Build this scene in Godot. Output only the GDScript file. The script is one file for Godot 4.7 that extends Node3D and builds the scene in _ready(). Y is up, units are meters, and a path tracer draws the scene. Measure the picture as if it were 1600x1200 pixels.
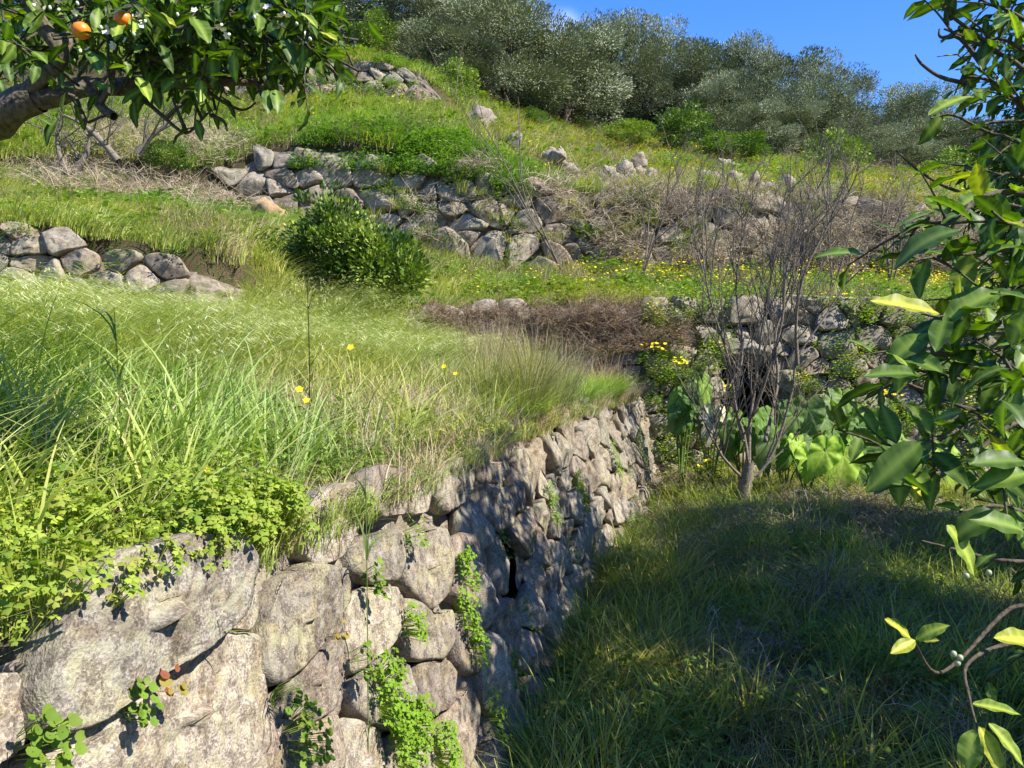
extends Node3D
# A terraced hillside with dry stone walls, seen from beside the lowest wall. y = 0 is eye level, depth d runs along -z.

const FOCAL := 1209.0
const PITCH := -0.0331
var rng := RandomNumberGenerator.new()
var lump := FastNoiseLite.new()
var patchy := FastNoiseLite.new()
var fine := FastNoiseLite.new()
var buckets := {}
var rock_mats: Array = []
var M := {}
var lib := {}

# ---------- mesh collecting ----------
class MB:
	var v := PackedVector3Array()
	var n := PackedVector3Array()
	var c := PackedColorArray()
	var ix := PackedInt32Array()
	func vert(p: Vector3, nn: Vector3, col: Color) -> int:
		v.append(p); n.append(nn); c.append(col)
		return v.size() - 1
	func quad(a: int, b: int, cc: int, d: int) -> void:
		ix.append(a); ix.append(b); ix.append(cc)
		ix.append(a); ix.append(cc); ix.append(d)
	func tri(a: int, b: int, cc: int) -> void:
		ix.append(a); ix.append(b); ix.append(cc)
	func smooth(from := 0) -> void:
		for i in range(from, n.size()):
			n[i] = Vector3.ZERO
		for k in range(0, ix.size(), 3):
			if ix[k] < from: continue
			var f := (v[ix[k + 2]] - v[ix[k]]).cross(v[ix[k + 1]] - v[ix[k]])
			n[ix[k]] += f; n[ix[k + 1]] += f; n[ix[k + 2]] += f
		for i in range(from, n.size()):
			n[i] = n[i].normalized() if n[i].length_squared() > 1e-20 else Vector3.UP
	func add(o: MB, t: Transform3D, tint := Color.WHITE) -> void:
		var s := v.size()
		for i in o.v.size():
			v.append(t * o.v[i]); n.append((t.basis * o.n[i]).normalized()); c.append(o.c[i] * tint)
		for i in o.ix:
			ix.append(i + s)
	func mesh(m: Material = null) -> ArrayMesh:
		for k in range(0, ix.size(), 3):
			var f := (v[ix[k + 2]] - v[ix[k]]).cross(v[ix[k + 1]] - v[ix[k]])
			if f.dot(n[ix[k]] + n[ix[k + 1]] + n[ix[k + 2]]) < 0.0:
				var sw := ix[k + 1]
				ix[k + 1] = ix[k + 2]
				ix[k + 2] = sw
		var a := []
		a.resize(Mesh.ARRAY_MAX)
		a[Mesh.ARRAY_VERTEX] = v; a[Mesh.ARRAY_NORMAL] = n; a[Mesh.ARRAY_COLOR] = c; a[Mesh.ARRAY_INDEX] = ix
		var am := ArrayMesh.new()
		am.add_surface_from_arrays(Mesh.PRIMITIVE_TRIANGLES, a)
		if m: am.surface_set_material(0, m)
		return am

func rr(a: float, b: float) -> float:
	return rng.randf_range(a, b)

func at(px: float, py: float, d: float) -> Vector3:
	var v := Basis(Vector3.RIGHT, PITCH) * Vector3((px - 800.0) / FOCAL, (600.0 - py) / FOCAL, -1.0)
	return v * (d / -v.z)

func tag(o: Node, label := "", category := "", group := "", kind := "") -> Node:
	if label: o.set_meta("label", label)
	if category: o.set_meta("category", category)
	if group: o.set_meta("group", group)
	if kind: o.set_meta("kind", kind)
	return o

func thing(called: String, label: String, category: String, where := Vector3.ZERO, group := "") -> Node3D:
	var o := Node3D.new()
	o.name = called
	o.position = where
	add_child(o, true)
	tag(o, label, category, group)
	return o

func part(called: String, m: Mesh, mat: Material, parent: Node, t := Transform3D(), kind := "") -> MeshInstance3D:
	var o := MeshInstance3D.new()
	o.name = called
	o.mesh = m
	if mat: o.material_override = mat
	o.transform = t
	parent.add_child(o, true)
	if kind: o.set_meta("kind", kind)
	return o

func swarm(called: String, m: Mesh, mat: Material, list: Array, parent: Node) -> void:
	if list.is_empty(): return
	var mm := MultiMesh.new()
	mm.transform_format = MultiMesh.TRANSFORM_3D
	mm.use_colors = true
	mm.mesh = m
	mm.instance_count = list.size()
	for i in list.size():
		mm.set_instance_transform(i, list[i][0])
		mm.set_instance_color(i, list[i][1])
	var o := MultiMeshInstance3D.new()
	o.name = called
	o.multimesh = mm
	o.material_override = mat
	o.set_meta("kind", "stuff")
	parent.add_child(o, true)

func put(key: String, p: Vector3, scale: float, yaw: float, tint: Color, up := 1.0) -> void:
	if not buckets.has(key): buckets[key] = []
	buckets[key].append([Transform3D(Basis(Vector3.UP, yaw).scaled(Vector3(scale, scale * up, scale)), p), tint])

func flush(called: String, label: String, category: String, keys: Array, mat: Material) -> void:
	var o := thing(called, label, category)
	o.set_meta("kind", "stuff")
	for k in keys:
		if buckets.has(k):
			swarm("tuft", lib[k], mat, buckets[k], o)
			buckets.erase(k)

func tint(base: Color, spread: float) -> Color:
	var f := 1.0 + rr(-spread, spread)
	return Color(base.r * f * (1.0 + rr(-spread, spread) * 0.4), base.g * f, base.b * f * (1.0 + rr(-spread, spread) * 0.5))

# ---------- the lie of the land ----------
# rows: x, depth, foot height, top height
var L2 := [[-40.0, 8.0, 0.7, 1.9], [-12.0, 8.6, 0.6, 1.7], [-6.0, 8.9, 0.5, 1.58], [-3.7, 9.2, 0.45, 1.34], [-2.5, 11.0, 0.5, 0.75], [-1.4, 12.0, 0.2, 0.8], [0.0, 12.3, 0.0, 0.85], [2.1, 12.5, -2.0, 0.9], [5.0, 12.8, -2.0, 0.95], [9.0, 13.2, -2.0, 0.9], [40.0, 14.0, -2.0, 0.9]]
var L3 := [[-40.0, 15.0, 4.4, 4.5], [-10.0, 15.0, 3.7, 4.0], [-6.2, 15.0, 3.1, 3.7], [-4.9, 15.5, 2.9, 4.2], [-2.6, 15.7, 2.4, 4.2], [-0.8, 15.8, 2.15, 4.05], [0.6, 16.0, 2.0, 3.6], [1.5, 16.2, 2.0, 3.45], [4.1, 16.5, 1.85, 3.5], [7.0, 17.0, 1.8, 3.45], [12.0, 17.5, 1.8, 3.3], [40.0, 18.0, 1.8, 3.2]]
var L4 := [[-60.0, 22.0, 8.0, 8.6], [-12.0, 22.0, 7.5, 8.5], [-6.5, 22.0, 7.4, 8.6], [-2.6, 22.0, 7.3, 8.2], [-1.4, 22.0, 7.15, 7.2], [1.8, 22.0, 5.75, 5.8], [9.0, 22.0, 5.0, 5.1], [20.0, 22.0, 4.6, 4.6], [60.0, 22.0, 4.4, 4.4]]
var L5 := [[-60.0, 36.0, 15.0], [-10.0, 36.0, 14.5], [3.0, 36.0, 11.2], [15.0, 36.0, 8.6], [21.0, 36.0, 7.5], [60.0, 36.0, 6.0]]
var LW := [[-30.0, -6.0], [-4.0, -2.3], [0.0, -1.12], [1.44, -0.88], [2.5, -0.66], [6.7, 0.28], [12.6, 2.15], [60.0, 16.0]]

func row(a: Array, x: float) -> Array:
	var k := 1
	while k < a.size() - 1 and a[k][0] < x: k += 1
	var p: Array = a[k - 1]
	var q: Array = a[k]
	var t := clampf((x - p[0]) / (q[0] - p[0]), 0.0, 1.0)
	if p.size() == 2: return [x, lerpf(p[1], q[1], t)]
	if p.size() == 3: return [x, lerpf(p[1], q[1], t), lerpf(p[2], q[2], t)]
	return [x, lerpf(p[1], q[1], t), lerpf(p[2], q[2], t), lerpf(p[3], q[3], t)]

func wall_x(d: float) -> float:
	return row(LW, d)[1]

func cave(x: float) -> bool:
	return x > 3.3 and x < 4.35

func ground(x: float, d: float, dug := false) -> float:
	var b := patchy.get_noise_2d(x * 14.0, d * 14.0) * 0.1 + patchy.get_noise_2d(x * 60.0, d * 60.0) * 0.03
	var w2 := row(L2, x)
	var d2: float = w2[1] + 0.22
	if dug and cave(x): d2 += 1.5
	if d < d2:
		var s := wall_x(d) - 0.16 - x
		if s > 0.0:
			var y := -0.53 + 1.2 * (1.0 - exp(-s / 4.5)) + b * minf(1.0, s)
			var ramp := smoothstep(-3.6, -2.9, x) * (1.0 - smoothstep(-2.2, -1.0, x))
			return lerpf(y, w2[3], ramp * smoothstep(d2 - 3.0, d2, d))
		return -2.0 + b
	var w3 := row(L3, x)
	var d3: float = w3[1] + 0.22
	if d < d3:
		return lerpf(w2[3], w3[2], clampf((d - d2) / (d3 - d2), 0.0, 1.0)) + b * 0.7
	var w4 := row(L4, x)
	var d4: float = w4[1] + 0.22
	if d < d4:
		return lerpf(w3[3], w4[2], (d - d3) / (d4 - d3)) + b * 1.6
	var w5 := row(L5, x)
	if d < 36.0:
		return lerpf(w4[3], w5[2], (d - d4) / (36.0 - d4)) + b * 1.6
	return w5[2] + minf(d - 36.0, 40.0) * 0.04 + b

func spread_lines(marks: Array) -> PackedFloat32Array:
	var out := PackedFloat32Array()
	for k in marks.size() - 1:
		var a: float = marks[k][0]
		while a < marks[k + 1][0] - 1e-4:
			out.append(a)
			a += marks[k][1]
	out.append(marks[-1][0])
	return out

func build_ground() -> void:
	var xs := spread_lines([[-300.0, 60.0], [-60.0, 6.0], [-18.0, 0.6], [-8.0, 0.2], [-3.0, 0.1], [3.0, 0.16], [9.0, 0.5], [20.0, 2.0], [60.0, 60.0], [300.0, 1.0]])
	var ds := spread_lines([[-300.0, 60.0], [-60.0, 6.0], [-6.0, 0.5], [0.0, 0.16], [8.0, 0.12], [18.0, 0.4], [26.0, 1.0], [40.0, 4.0], [80.0, 60.0], [320.0, 1.0]])
	var mb := MB.new()
	for d in ds:
		for x in xs:
			mb.vert(Vector3(x, ground(x, d, true), -d), Vector3.UP, Color.WHITE)
	var w := xs.size()
	for j in ds.size() - 1:
		for i in w - 1:
			mb.quad(j * w + i, (j + 1) * w + i, (j + 1) * w + i + 1, j * w + i + 1)
	mb.smooth()
	var o := part("ground", mb.mesh(), M.soil, self)
	tag(o, "terraced hillside earth under the grass", "ground", "", "structure")

# ---------- textures and materials ----------
func noise_bytes(sz: int, seed_: int, freq: float, oct: int, kind := FastNoiseLite.TYPE_SIMPLEX_SMOOTH) -> PackedByteArray:
	var f := FastNoiseLite.new()
	f.seed = seed_; f.frequency = freq; f.noise_type = kind; f.fractal_octaves = oct
	f.fractal_type = FastNoiseLite.FRACTAL_FBM
	var im := f.get_seamless_image(sz, sz, false, false, 0.12)
	im.convert(Image.FORMAT_L8)
	return im.get_data()

func mat(col: Color, rough := 0.7, vertex := true) -> StandardMaterial3D:
	var m := StandardMaterial3D.new()
	m.albedo_color = col.linear_to_srgb()
	m.roughness = rough
	m.vertex_color_use_as_albedo = vertex
	m.cull_mode = BaseMaterial3D.CULL_DISABLED
	return m

func leafy(rough: float, through: Color, spec := 0.4) -> StandardMaterial3D:
	var m := mat(Color.WHITE, rough)
	m.metallic_specular = spec
	m.backlight_enabled = true
	m.backlight = through
	return m

func build_materials() -> void:
	var sz := 1024
	var a := noise_bytes(sz, 11, 0.006, 5)
	var b := noise_bytes(sz, 12, 0.02, 4)
	var g := noise_bytes(sz, 13, 0.085, 5)
	var l := noise_bytes(sz, 14, 0.011, 5)
	var k := noise_bytes(sz, 15, 0.05, 4)
	var alb := PackedByteArray()
	alb.resize(sz * sz * 3)
	var hgt := PackedByteArray()
	hgt.resize(sz * sz)
	var r2 := RandomNumberGenerator.new()
	r2.seed = 5
	for i in sz * sz:
		var na := a[i] / 255.0
		var nb := b[i] / 255.0
		var ng := g[i] / 255.0
		var nl := l[i] / 255.0
		var nk := k[i] / 255.0
		var sp := r2.randf()
		var f := 0.62 + 0.26 * nb + 0.34 * (ng - 0.5) + 0.16 * (sp - 0.5)
		if sp > 0.95: f += 0.16
		elif sp < 0.08: f -= 0.26
		var cr := f
		var cg := f * lerpf(0.93, 0.97, na)
		var cb := f * lerpf(0.86, 0.93, na)
		var pale := clampf((nl + (nk - 0.5) * 0.5 + (ng - 0.5) * 0.25 - 0.58) * 20.0, 0.0, 1.0) * 0.5
		cr = lerpf(cr, 0.80 + 0.12 * (ng - 0.5), pale); cg = lerpf(cg, 0.80 + 0.12 * (ng - 0.5), pale); cb = lerpf(cb, 0.66, pale)
		var dark := clampf((0.37 - nl - (nk - 0.5) * 0.7 - (ng - 0.5) * 0.3) * 14.0, 0.0, 1.0) * 0.34
		cr *= 1.0 - dark * 0.62; cg *= 1.0 - dark * 0.66; cb *= 1.0 - dark * 0.68
		var warm := clampf((na - 0.58) * 5.0, 0.0, 1.0) * 0.35
		cg *= 1.0 - warm * 0.12; cb *= 1.0 - warm * 0.25
		alb[i * 3] = int(clampf(cr, 0.0, 1.0) * 255.0)
		alb[i * 3 + 1] = int(clampf(cg, 0.0, 1.0) * 255.0)
		alb[i * 3 + 2] = int(clampf(cb, 0.0, 1.0) * 255.0)
		hgt[i] = int(clampf(0.12 + 0.34 * nb + 0.2 * nk + 0.28 * ng + 0.10 * (sp - 0.5), 0.0, 1.0) * 255.0)
	var at_ := ImageTexture.create_from_image(Image.create_from_data(sz, sz, false, Image.FORMAT_RGB8, alb))
	var ht := ImageTexture.create_from_image(Image.create_from_data(sz, sz, false, Image.FORMAT_L8, hgt))
	for c in [Color(0.52, 0.51, 0.485), Color(0.58, 0.56, 0.525), Color(0.47, 0.435, 0.415), Color(0.56, 0.51, 0.465), Color(0.54, 0.54, 0.52), Color(0.64, 0.62, 0.57)]:
		var m := mat(c, 0.92, true)
		m.albedo_texture = at_
		m.uv1_triplanar = true
		m.uv1_scale = Vector3.ONE * 1.15
		m.heightmap_enabled = true
		m.heightmap_texture = ht
		m.heightmap_scale = 1.0
		m.metallic_specular = 0.25
		rock_mats.append(m)
	var ob: StandardMaterial3D = rock_mats[1].duplicate()
	ob.albedo_color = Color(0.66, 0.50, 0.34).linear_to_srgb()
	M.ochre_rock = ob
	var soil_tex := PackedByteArray()
	soil_tex.resize(512 * 512 * 3)
	var sa := noise_bytes(512, 21, 0.02, 5)
	var sb := noise_bytes(512, 22, 0.13, 4)
	for i in 512 * 512:
		var na := sa[i] / 255.0
		var nb := sb[i] / 255.0
		var f := 0.45 + 0.9 * (nb - 0.25)
		var gr := clampf((na - 0.42) * 3.0, 0.0, 1.0)
		soil_tex[i * 3] = int(clampf(f * lerpf(0.52, 0.38, gr), 0.0, 1.0) * 255.0)
		soil_tex[i * 3 + 1] = int(clampf(f * lerpf(0.44, 0.46, gr), 0.0, 1.0) * 255.0)
		soil_tex[i * 3 + 2] = int(clampf(f * lerpf(0.34, 0.22, gr), 0.0, 1.0) * 255.0)
	var sm := mat(Color(0.75, 0.75, 0.75), 0.95, false)
	sm.albedo_texture = ImageTexture.create_from_image(Image.create_from_data(512, 512, false, Image.FORMAT_RGB8, soil_tex))
	sm.uv1_triplanar = true
	sm.uv1_world_triplanar = true
	sm.uv1_scale = Vector3.ONE * 0.8
	sm.metallic_specular = 0.2
	M.soil = sm
	M.rubble = mat(Color(0.09, 0.075, 0.06), 0.95, false)
	M.grass = leafy(0.6, Color(0.85, 0.9, 0.5), 0.25)
	M.dry = leafy(0.8, Color(0.4, 0.4, 0.35), 0.25)
	M.herb = leafy(0.55, Color(0.8, 0.9, 0.42), 0.28)
	M.citrus = leafy(0.42, Color(0.75, 0.85, 0.25), 0.28)
	M.olive = leafy(0.7, Color(0.4, 0.42, 0.28), 0.2)
	M.bush = leafy(0.5, Color(0.6, 0.7, 0.3), 0.32)
	M.taro = leafy(0.55, Color(0.8, 0.9, 0.3), 0.3)
	M.petal = leafy(0.5, Color(0.5, 0.5, 0.4), 0.3)
	var bt := noise_bytes(256, 31, 0.05, 5)
	var bimg := PackedByteArray()
	bimg.resize(256 * 256 * 3)
	var bl := noise_bytes(256, 32, 0.03, 4)
	for i in 256 * 256:
		var f := 0.5 + 0.6 * (bt[i] / 255.0 - 0.3)
		var li := clampf((bl[i] / 255.0 - 0.58) * 6.0, 0.0, 1.0) * 0.6
		bimg[i * 3] = int(clampf(lerpf(f, 0.85, li), 0.0, 1.0) * 255.0)
		bimg[i * 3 + 1] = int(clampf(lerpf(f * 0.94, 0.86, li), 0.0, 1.0) * 255.0)
		bimg[i * 3 + 2] = int(clampf(lerpf(f * 0.85, 0.78, li), 0.0, 1.0) * 255.0)
	var btex := ImageTexture.create_from_image(Image.create_from_data(256, 256, false, Image.FORMAT_RGB8, bimg))
	var bark := mat(Color(0.30, 0.26, 0.22), 0.9)
	bark.albedo_texture = btex
	bark.uv1_triplanar = true
	bark.uv1_scale = Vector3.ONE * 4.0
	bark.heightmap_enabled = true
	bark.heightmap_texture = btex
	bark.heightmap_scale = 0.8
	M.bark = bark
	var pale: StandardMaterial3D = bark.duplicate()
	pale.albedo_color = Color(0.46, 0.43, 0.39).linear_to_srgb()
	M.pale_bark = pale
	M.twig = mat(Color.WHITE, 0.85)
	M.orange = mat(Color(0.80, 0.22, 0.012), 0.4, false)

# ---------- stones and walls ----------
func stone_mesh(poly: PackedVector2Array, thick: float, sides: int, rings: int, seed_: int, rough := 1.0) -> ArrayMesh:
	var p := poly
	for it in 2:
		var cut := 0.11 if it == 0 else 0.25
		var q := PackedVector2Array()
		for i in p.size():
			var a := p[i]
			var b := p[(i + 1) % p.size()]
			q.append(a.lerp(b, cut)); q.append(a.lerp(b, 1.0 - cut))
		p = q
	var total := 0.0
	for i in p.size(): total += p[i].distance_to(p[(i + 1) % p.size()])
	var edge := PackedVector2Array()
	var k := 0
	var run := 0.0
	var seg := p[0].distance_to(p[1 % p.size()])
	for i in sides:
		var want := total * i / sides
		while run + seg < want and k < p.size() - 1:
			run += seg
			k += 1
			seg = p[k].distance_to(p[(k + 1) % p.size()])
		edge.append(p[k].lerp(p[(k + 1) % p.size()], clampf((want - run) / maxf(seg, 1e-6), 0.0, 1.0)))
	var size := sqrt(absf(area(p)))
	var r := RandomNumberGenerator.new()
	r.seed = seed_ + 77
	var planes := []
	for i in 3:
		var tilt := Vector2.from_angle(r.randf() * TAU) * r.randf_range(0.12, 0.6) * (0.16 if sides > 40 else rough)
		planes.append([tilt, thick * r.randf_range(0.5, 0.95)])
	var off := Vector3(seed_ * 3.17, seed_ * 1.31, seed_ * 2.3)
	var mb := MB.new()
	mb.vert(Vector3(0, 0, thick), Vector3.BACK, Color.WHITE)
	for j in range(1, rings + 3):
		for i in sides:
			var e := edge[i]
			var f := minf(1.0, pow(float(j) / rings, 0.62))
			var z := thick * (0.3 + 0.7 * pow(maxf(0.0, 1.0 - pow(f, 9.0)), 0.5))
			if j > rings:
				f = 0.97 if j == rings + 1 else 0.8
				z = -thick * (0.5 if j == rings + 1 else 1.0)
			var pos := Vector3(e.x * f, e.y * f, z)
			if j <= rings:
				for pl in planes:
					pos.z = minf(pos.z, pl[1] + pl[0].x * pos.x + pl[0].y * pos.y)
			mb.vert(pos, Vector3.BACK, Color.WHITE)
	var first := 1
	for i in sides:
		mb.tri(0, first + (i + 1) % sides, first + i)
	for j in rings + 1:
		for i in sides:
			var a0 := 1 + j * sides + i
			var a1 := 1 + j * sides + (i + 1) % sides
			mb.quad(a0, a1, a1 + sides, a0 + sides)
	mb.smooth()
	for i in mb.v.size():
		var q := mb.v[i] + off
		var amp := size * 0.062 * rough
		var w := lump.get_noise_3dv(q * (0.9 / size)) * amp + lump.get_noise_3dv(q * (2.6 / size)) * amp * (0.5 if sides < 40 else 0.32)
		if sides > 26:
			w += lump.get_noise_3dv(q * (7.0 / size)) * amp * 0.24
			var cr := absf(lump.get_noise_3dv(q * (1.7 / size) + Vector3(9, 4, 2)))
			w += lump.get_noise_3dv(q * (15.0 / size)) * amp * 0.12
			w -= amp * 0.5 * pow(1.0 - minf(1.0, cr * 1.0), 26.0)
		mb.v[i] += mb.n[i] * w
	mb.smooth()
	var tone := r.randf_range(0.86, 1.1)
	for i in mb.v.size():
		var q := mb.v[i] * 5.0 + off
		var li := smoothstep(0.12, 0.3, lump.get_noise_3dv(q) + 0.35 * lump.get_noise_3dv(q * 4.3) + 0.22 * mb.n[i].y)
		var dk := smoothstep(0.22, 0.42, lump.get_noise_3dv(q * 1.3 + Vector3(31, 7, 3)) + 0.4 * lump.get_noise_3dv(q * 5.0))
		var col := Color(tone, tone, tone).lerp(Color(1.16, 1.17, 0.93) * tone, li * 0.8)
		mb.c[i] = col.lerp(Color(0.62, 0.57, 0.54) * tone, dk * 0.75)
	return mb.mesh()

func area(p: PackedVector2Array) -> float:
	var s := 0.0
	for i in p.size():
		s += p[i].cross(p[(i + 1) % p.size()])
	return s * 0.5

func centre(p: PackedVector2Array) -> Vector2:
	var c := Vector2.ZERO
	for q in p: c += q
	return c / p.size()

func rock(rad: Vector3, seed_: int, rough := 1.0, cells := 14) -> ArrayMesh:
	var mb := MB.new()
	var r := RandomNumberGenerator.new()
	r.seed = seed_
	var cuts := []
	for i in 7:
		cuts.append([Vector3(r.randf_range(-1, 1), r.randf_range(-0.6, 1), r.randf_range(-1, 1)).normalized(), r.randf_range(0.55, 0.85)])
	for j in cells + 1:
		for i in cells * 2:
			var th := PI * j / cells
			var ph := TAU * i / (cells * 2)
			var p := Vector3(sin(th) * cos(ph), cos(th), sin(th) * sin(ph))
			for c in cuts:
				var h: float = p.dot(c[0])
				if h > c[1]: p -= c[0] * (h - c[1]) * 0.85
			p += p * lump.get_noise_3dv(p * 1.1 + Vector3.ONE * seed_) * 0.28 * rough
			p += p * lump.get_noise_3dv(p * 4.0 + Vector3.ONE * seed_) * 0.07 * rough
			mb.vert(p * rad, Vector3.UP, Color.WHITE)
	for j in cells:
		for i in cells * 2:
			var a := j * cells * 2 + i
			var b := j * cells * 2 + (i + 1) % (cells * 2)
			mb.quad(a, b, b + cells * 2, a + cells * 2)
	mb.smooth()
	return mb.mesh()

# a wall is a list of places along its foot: position on the ground plan, foot height, top height; batter = lean per metre
func wall_frame(path: Array, s: float, h: float, batter: float) -> Transform3D:
	var k := 0
	var run := 0.0
	while k < path.size() - 2:
		var seg: float = path[k][0].distance_to(path[k + 1][0])
		if run + seg > s: break
		run += seg
		k += 1
	var a: Vector2 = path[k][0]
	var b: Vector2 = path[k + 1][0]
	var t := (s - run) / a.distance_to(b)
	var p := a.lerp(b, t)
	var foot := lerpf(path[k][1], path[k + 1][1], t)
	var top := lerpf(path[k][2], path[k + 1][2], t)
	var dir := (b - a).normalized()
	var tang := Vector3(dir.x, 0, -dir.y)
	var out := tang.cross(Vector3.UP)
	var up := (Vector3.UP - out * batter).normalized()
	var nrm := tang.cross(up).normalized()
	var pos := Vector3(p.x, foot + h, -p.y) + out * (top - foot - h) * batter
	var fr := Transform3D(Basis(tang, up, nrm), pos)
	return fr

func wall_height(path: Array, s: float) -> float:
	var run := 0.0
	for k in path.size() - 1:
		var seg: float = path[k][0].distance_to(path[k + 1][0])
		if run + seg >= s or k == path.size() - 2:
			var t := clampf((s - run) / seg, 0.0, 1.0)
			return lerpf(path[k][2] - path[k][1], path[k + 1][2] - path[k + 1][1], t)
		run += seg
	return 1.0

func build_wall(o: Node3D, path: Array, from: float, to: float, w: float, h: float, batter: float, seed_: int, skip: Callable, sides := 20, rings := 6, loose := 1.0) -> void:
	rng.seed = seed_
	var seeds := PackedVector2Array()
	var q := h / w
	var hmax := 0.0
	for p in path: hmax = maxf(hmax, p[2] - p[1])
	var y := h * 0.4
	while y < hmax + h * 0.4:
		var hh := h * rr(0.75, 1.25)
		var s := from - w + rr(0.0, w)
		while s < to + w:
			seeds.append(Vector2(s * q, y + rr(-0.42, 0.42) * h))
			if rng.randf() < 0.5: seeds.append(Vector2((s + w * 0.55) * q, y + rr(-0.5, 0.5) * h))
			s += w * rr(0.55, 1.55)
		y += hh
	for i in seeds.size():
		var c := seeds[i]
		var s0 := c.x / q
		if s0 < from or s0 > to: continue
		var top := wall_height(path, s0)
		if c.y > top - h * 0.15 + rr(-0.1, 0.12): continue
		if (skip as Callable).call(s0, c.y): continue
		var poly := PackedVector2Array([c + Vector2(-h, -h) * 1.1, c + Vector2(h, -h) * 1.1, c + Vector2(h, h) * 1.1, c + Vector2(-h, h) * 1.1])
		for j in seeds.size():
			if j == i: continue
			var e := seeds[j]
			if absf(e.x - c.x) > h * 2.6 or absf(e.y - c.y) > h * 2.6: continue
			var mid := (c + e) * 0.5
			var nn := (e - c).normalized()
			var np := PackedVector2Array()
			for m in poly.size():
				var a := poly[m]
				var b := poly[(m + 1) % poly.size()]
				var da := (a - mid).dot(nn)
				var db := (b - mid).dot(nn)
				if da <= 0.0: np.append(a)
				if da * db < 0.0: np.append(a.lerp(b, da / (da - db)))
			poly = np
			if poly.size() < 3: break
		if poly.size() < 3: continue
		for m in poly.size():
			poly[m] = Vector2((poly[m].x - c.x) / q, minf(poly[m].y, top + h * 0.25) - c.y)
		var cc := centre(poly)
		var shr := 1.0 - 0.007 / sqrt(maxf(0.002, absf(area(poly)))) - rr(0.0, 0.045)
		for m in poly.size(): poly[m] = (poly[m] - cc) * shr
		var size := sqrt(absf(area(poly)))
		if size < 0.04: continue
		var fr := wall_frame(path, s0 + cc.x, c.y + cc.y, batter)
		fr.origin += fr.basis.z * (rr(-0.05, 0.04) * loose - 0.02)
		fr.basis = fr.basis * Basis(Vector3.RIGHT, rr(-0.14, 0.14) * loose) * Basis(Vector3.UP, rr(-0.14, 0.14) * loose)
		part("stone", stone_mesh(poly, clampf(size * 0.32, 0.05, 0.24) * (0.45 + 0.55 * loose), sides, rings, seed_ + i, 0.55 + 0.45 * loose), rock_mats[rng.randi() % rock_mats.size()], o, fr)

# backing of small packed stones and earth behind the face stones
func build_core(o: Node3D, path: Array, batter: float, inset: float, hole := Vector4.ZERO) -> void:
	var mb := MB.new()
	var total := 0.0
	for k in path.size() - 1: total += path[k][0].distance_to(path[k + 1][0])
	var n := int(total / 0.07) + 1
	var rows := 26
	for j in rows + 1:
		for i in n + 1:
			var s := total * i / n
			var h := wall_height(path, s) * (j / float(rows)) * 0.97 - (0.15 if j == 0 else 0.0)
			var f := wall_frame(path, s, h, batter)
			var p := f.origin - f.basis.z * (inset + lump.get_noise_3dv(f.origin * 4.0) * 0.05 + lump.get_noise_3dv(f.origin * 13.0) * 0.03)
			mb.vert(p, Vector3.UP, Color.WHITE)
	for j in rows:
		for i in n:
			var s := total * (i + 0.5) / n
			var hh := wall_height(path, s) * ((j + 0.5) / float(rows))
			if hole.z > 0.0 and s > hole.x and s < hole.z and hh > hole.y and hh < hole.w: continue
			var a := j * (n + 1) + i
			mb.quad(a, a + 1, a + n + 2, a + n + 1)
	mb.smooth()
	part("rubble_core", mb.mesh(), rock_mats[2], o)

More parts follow.
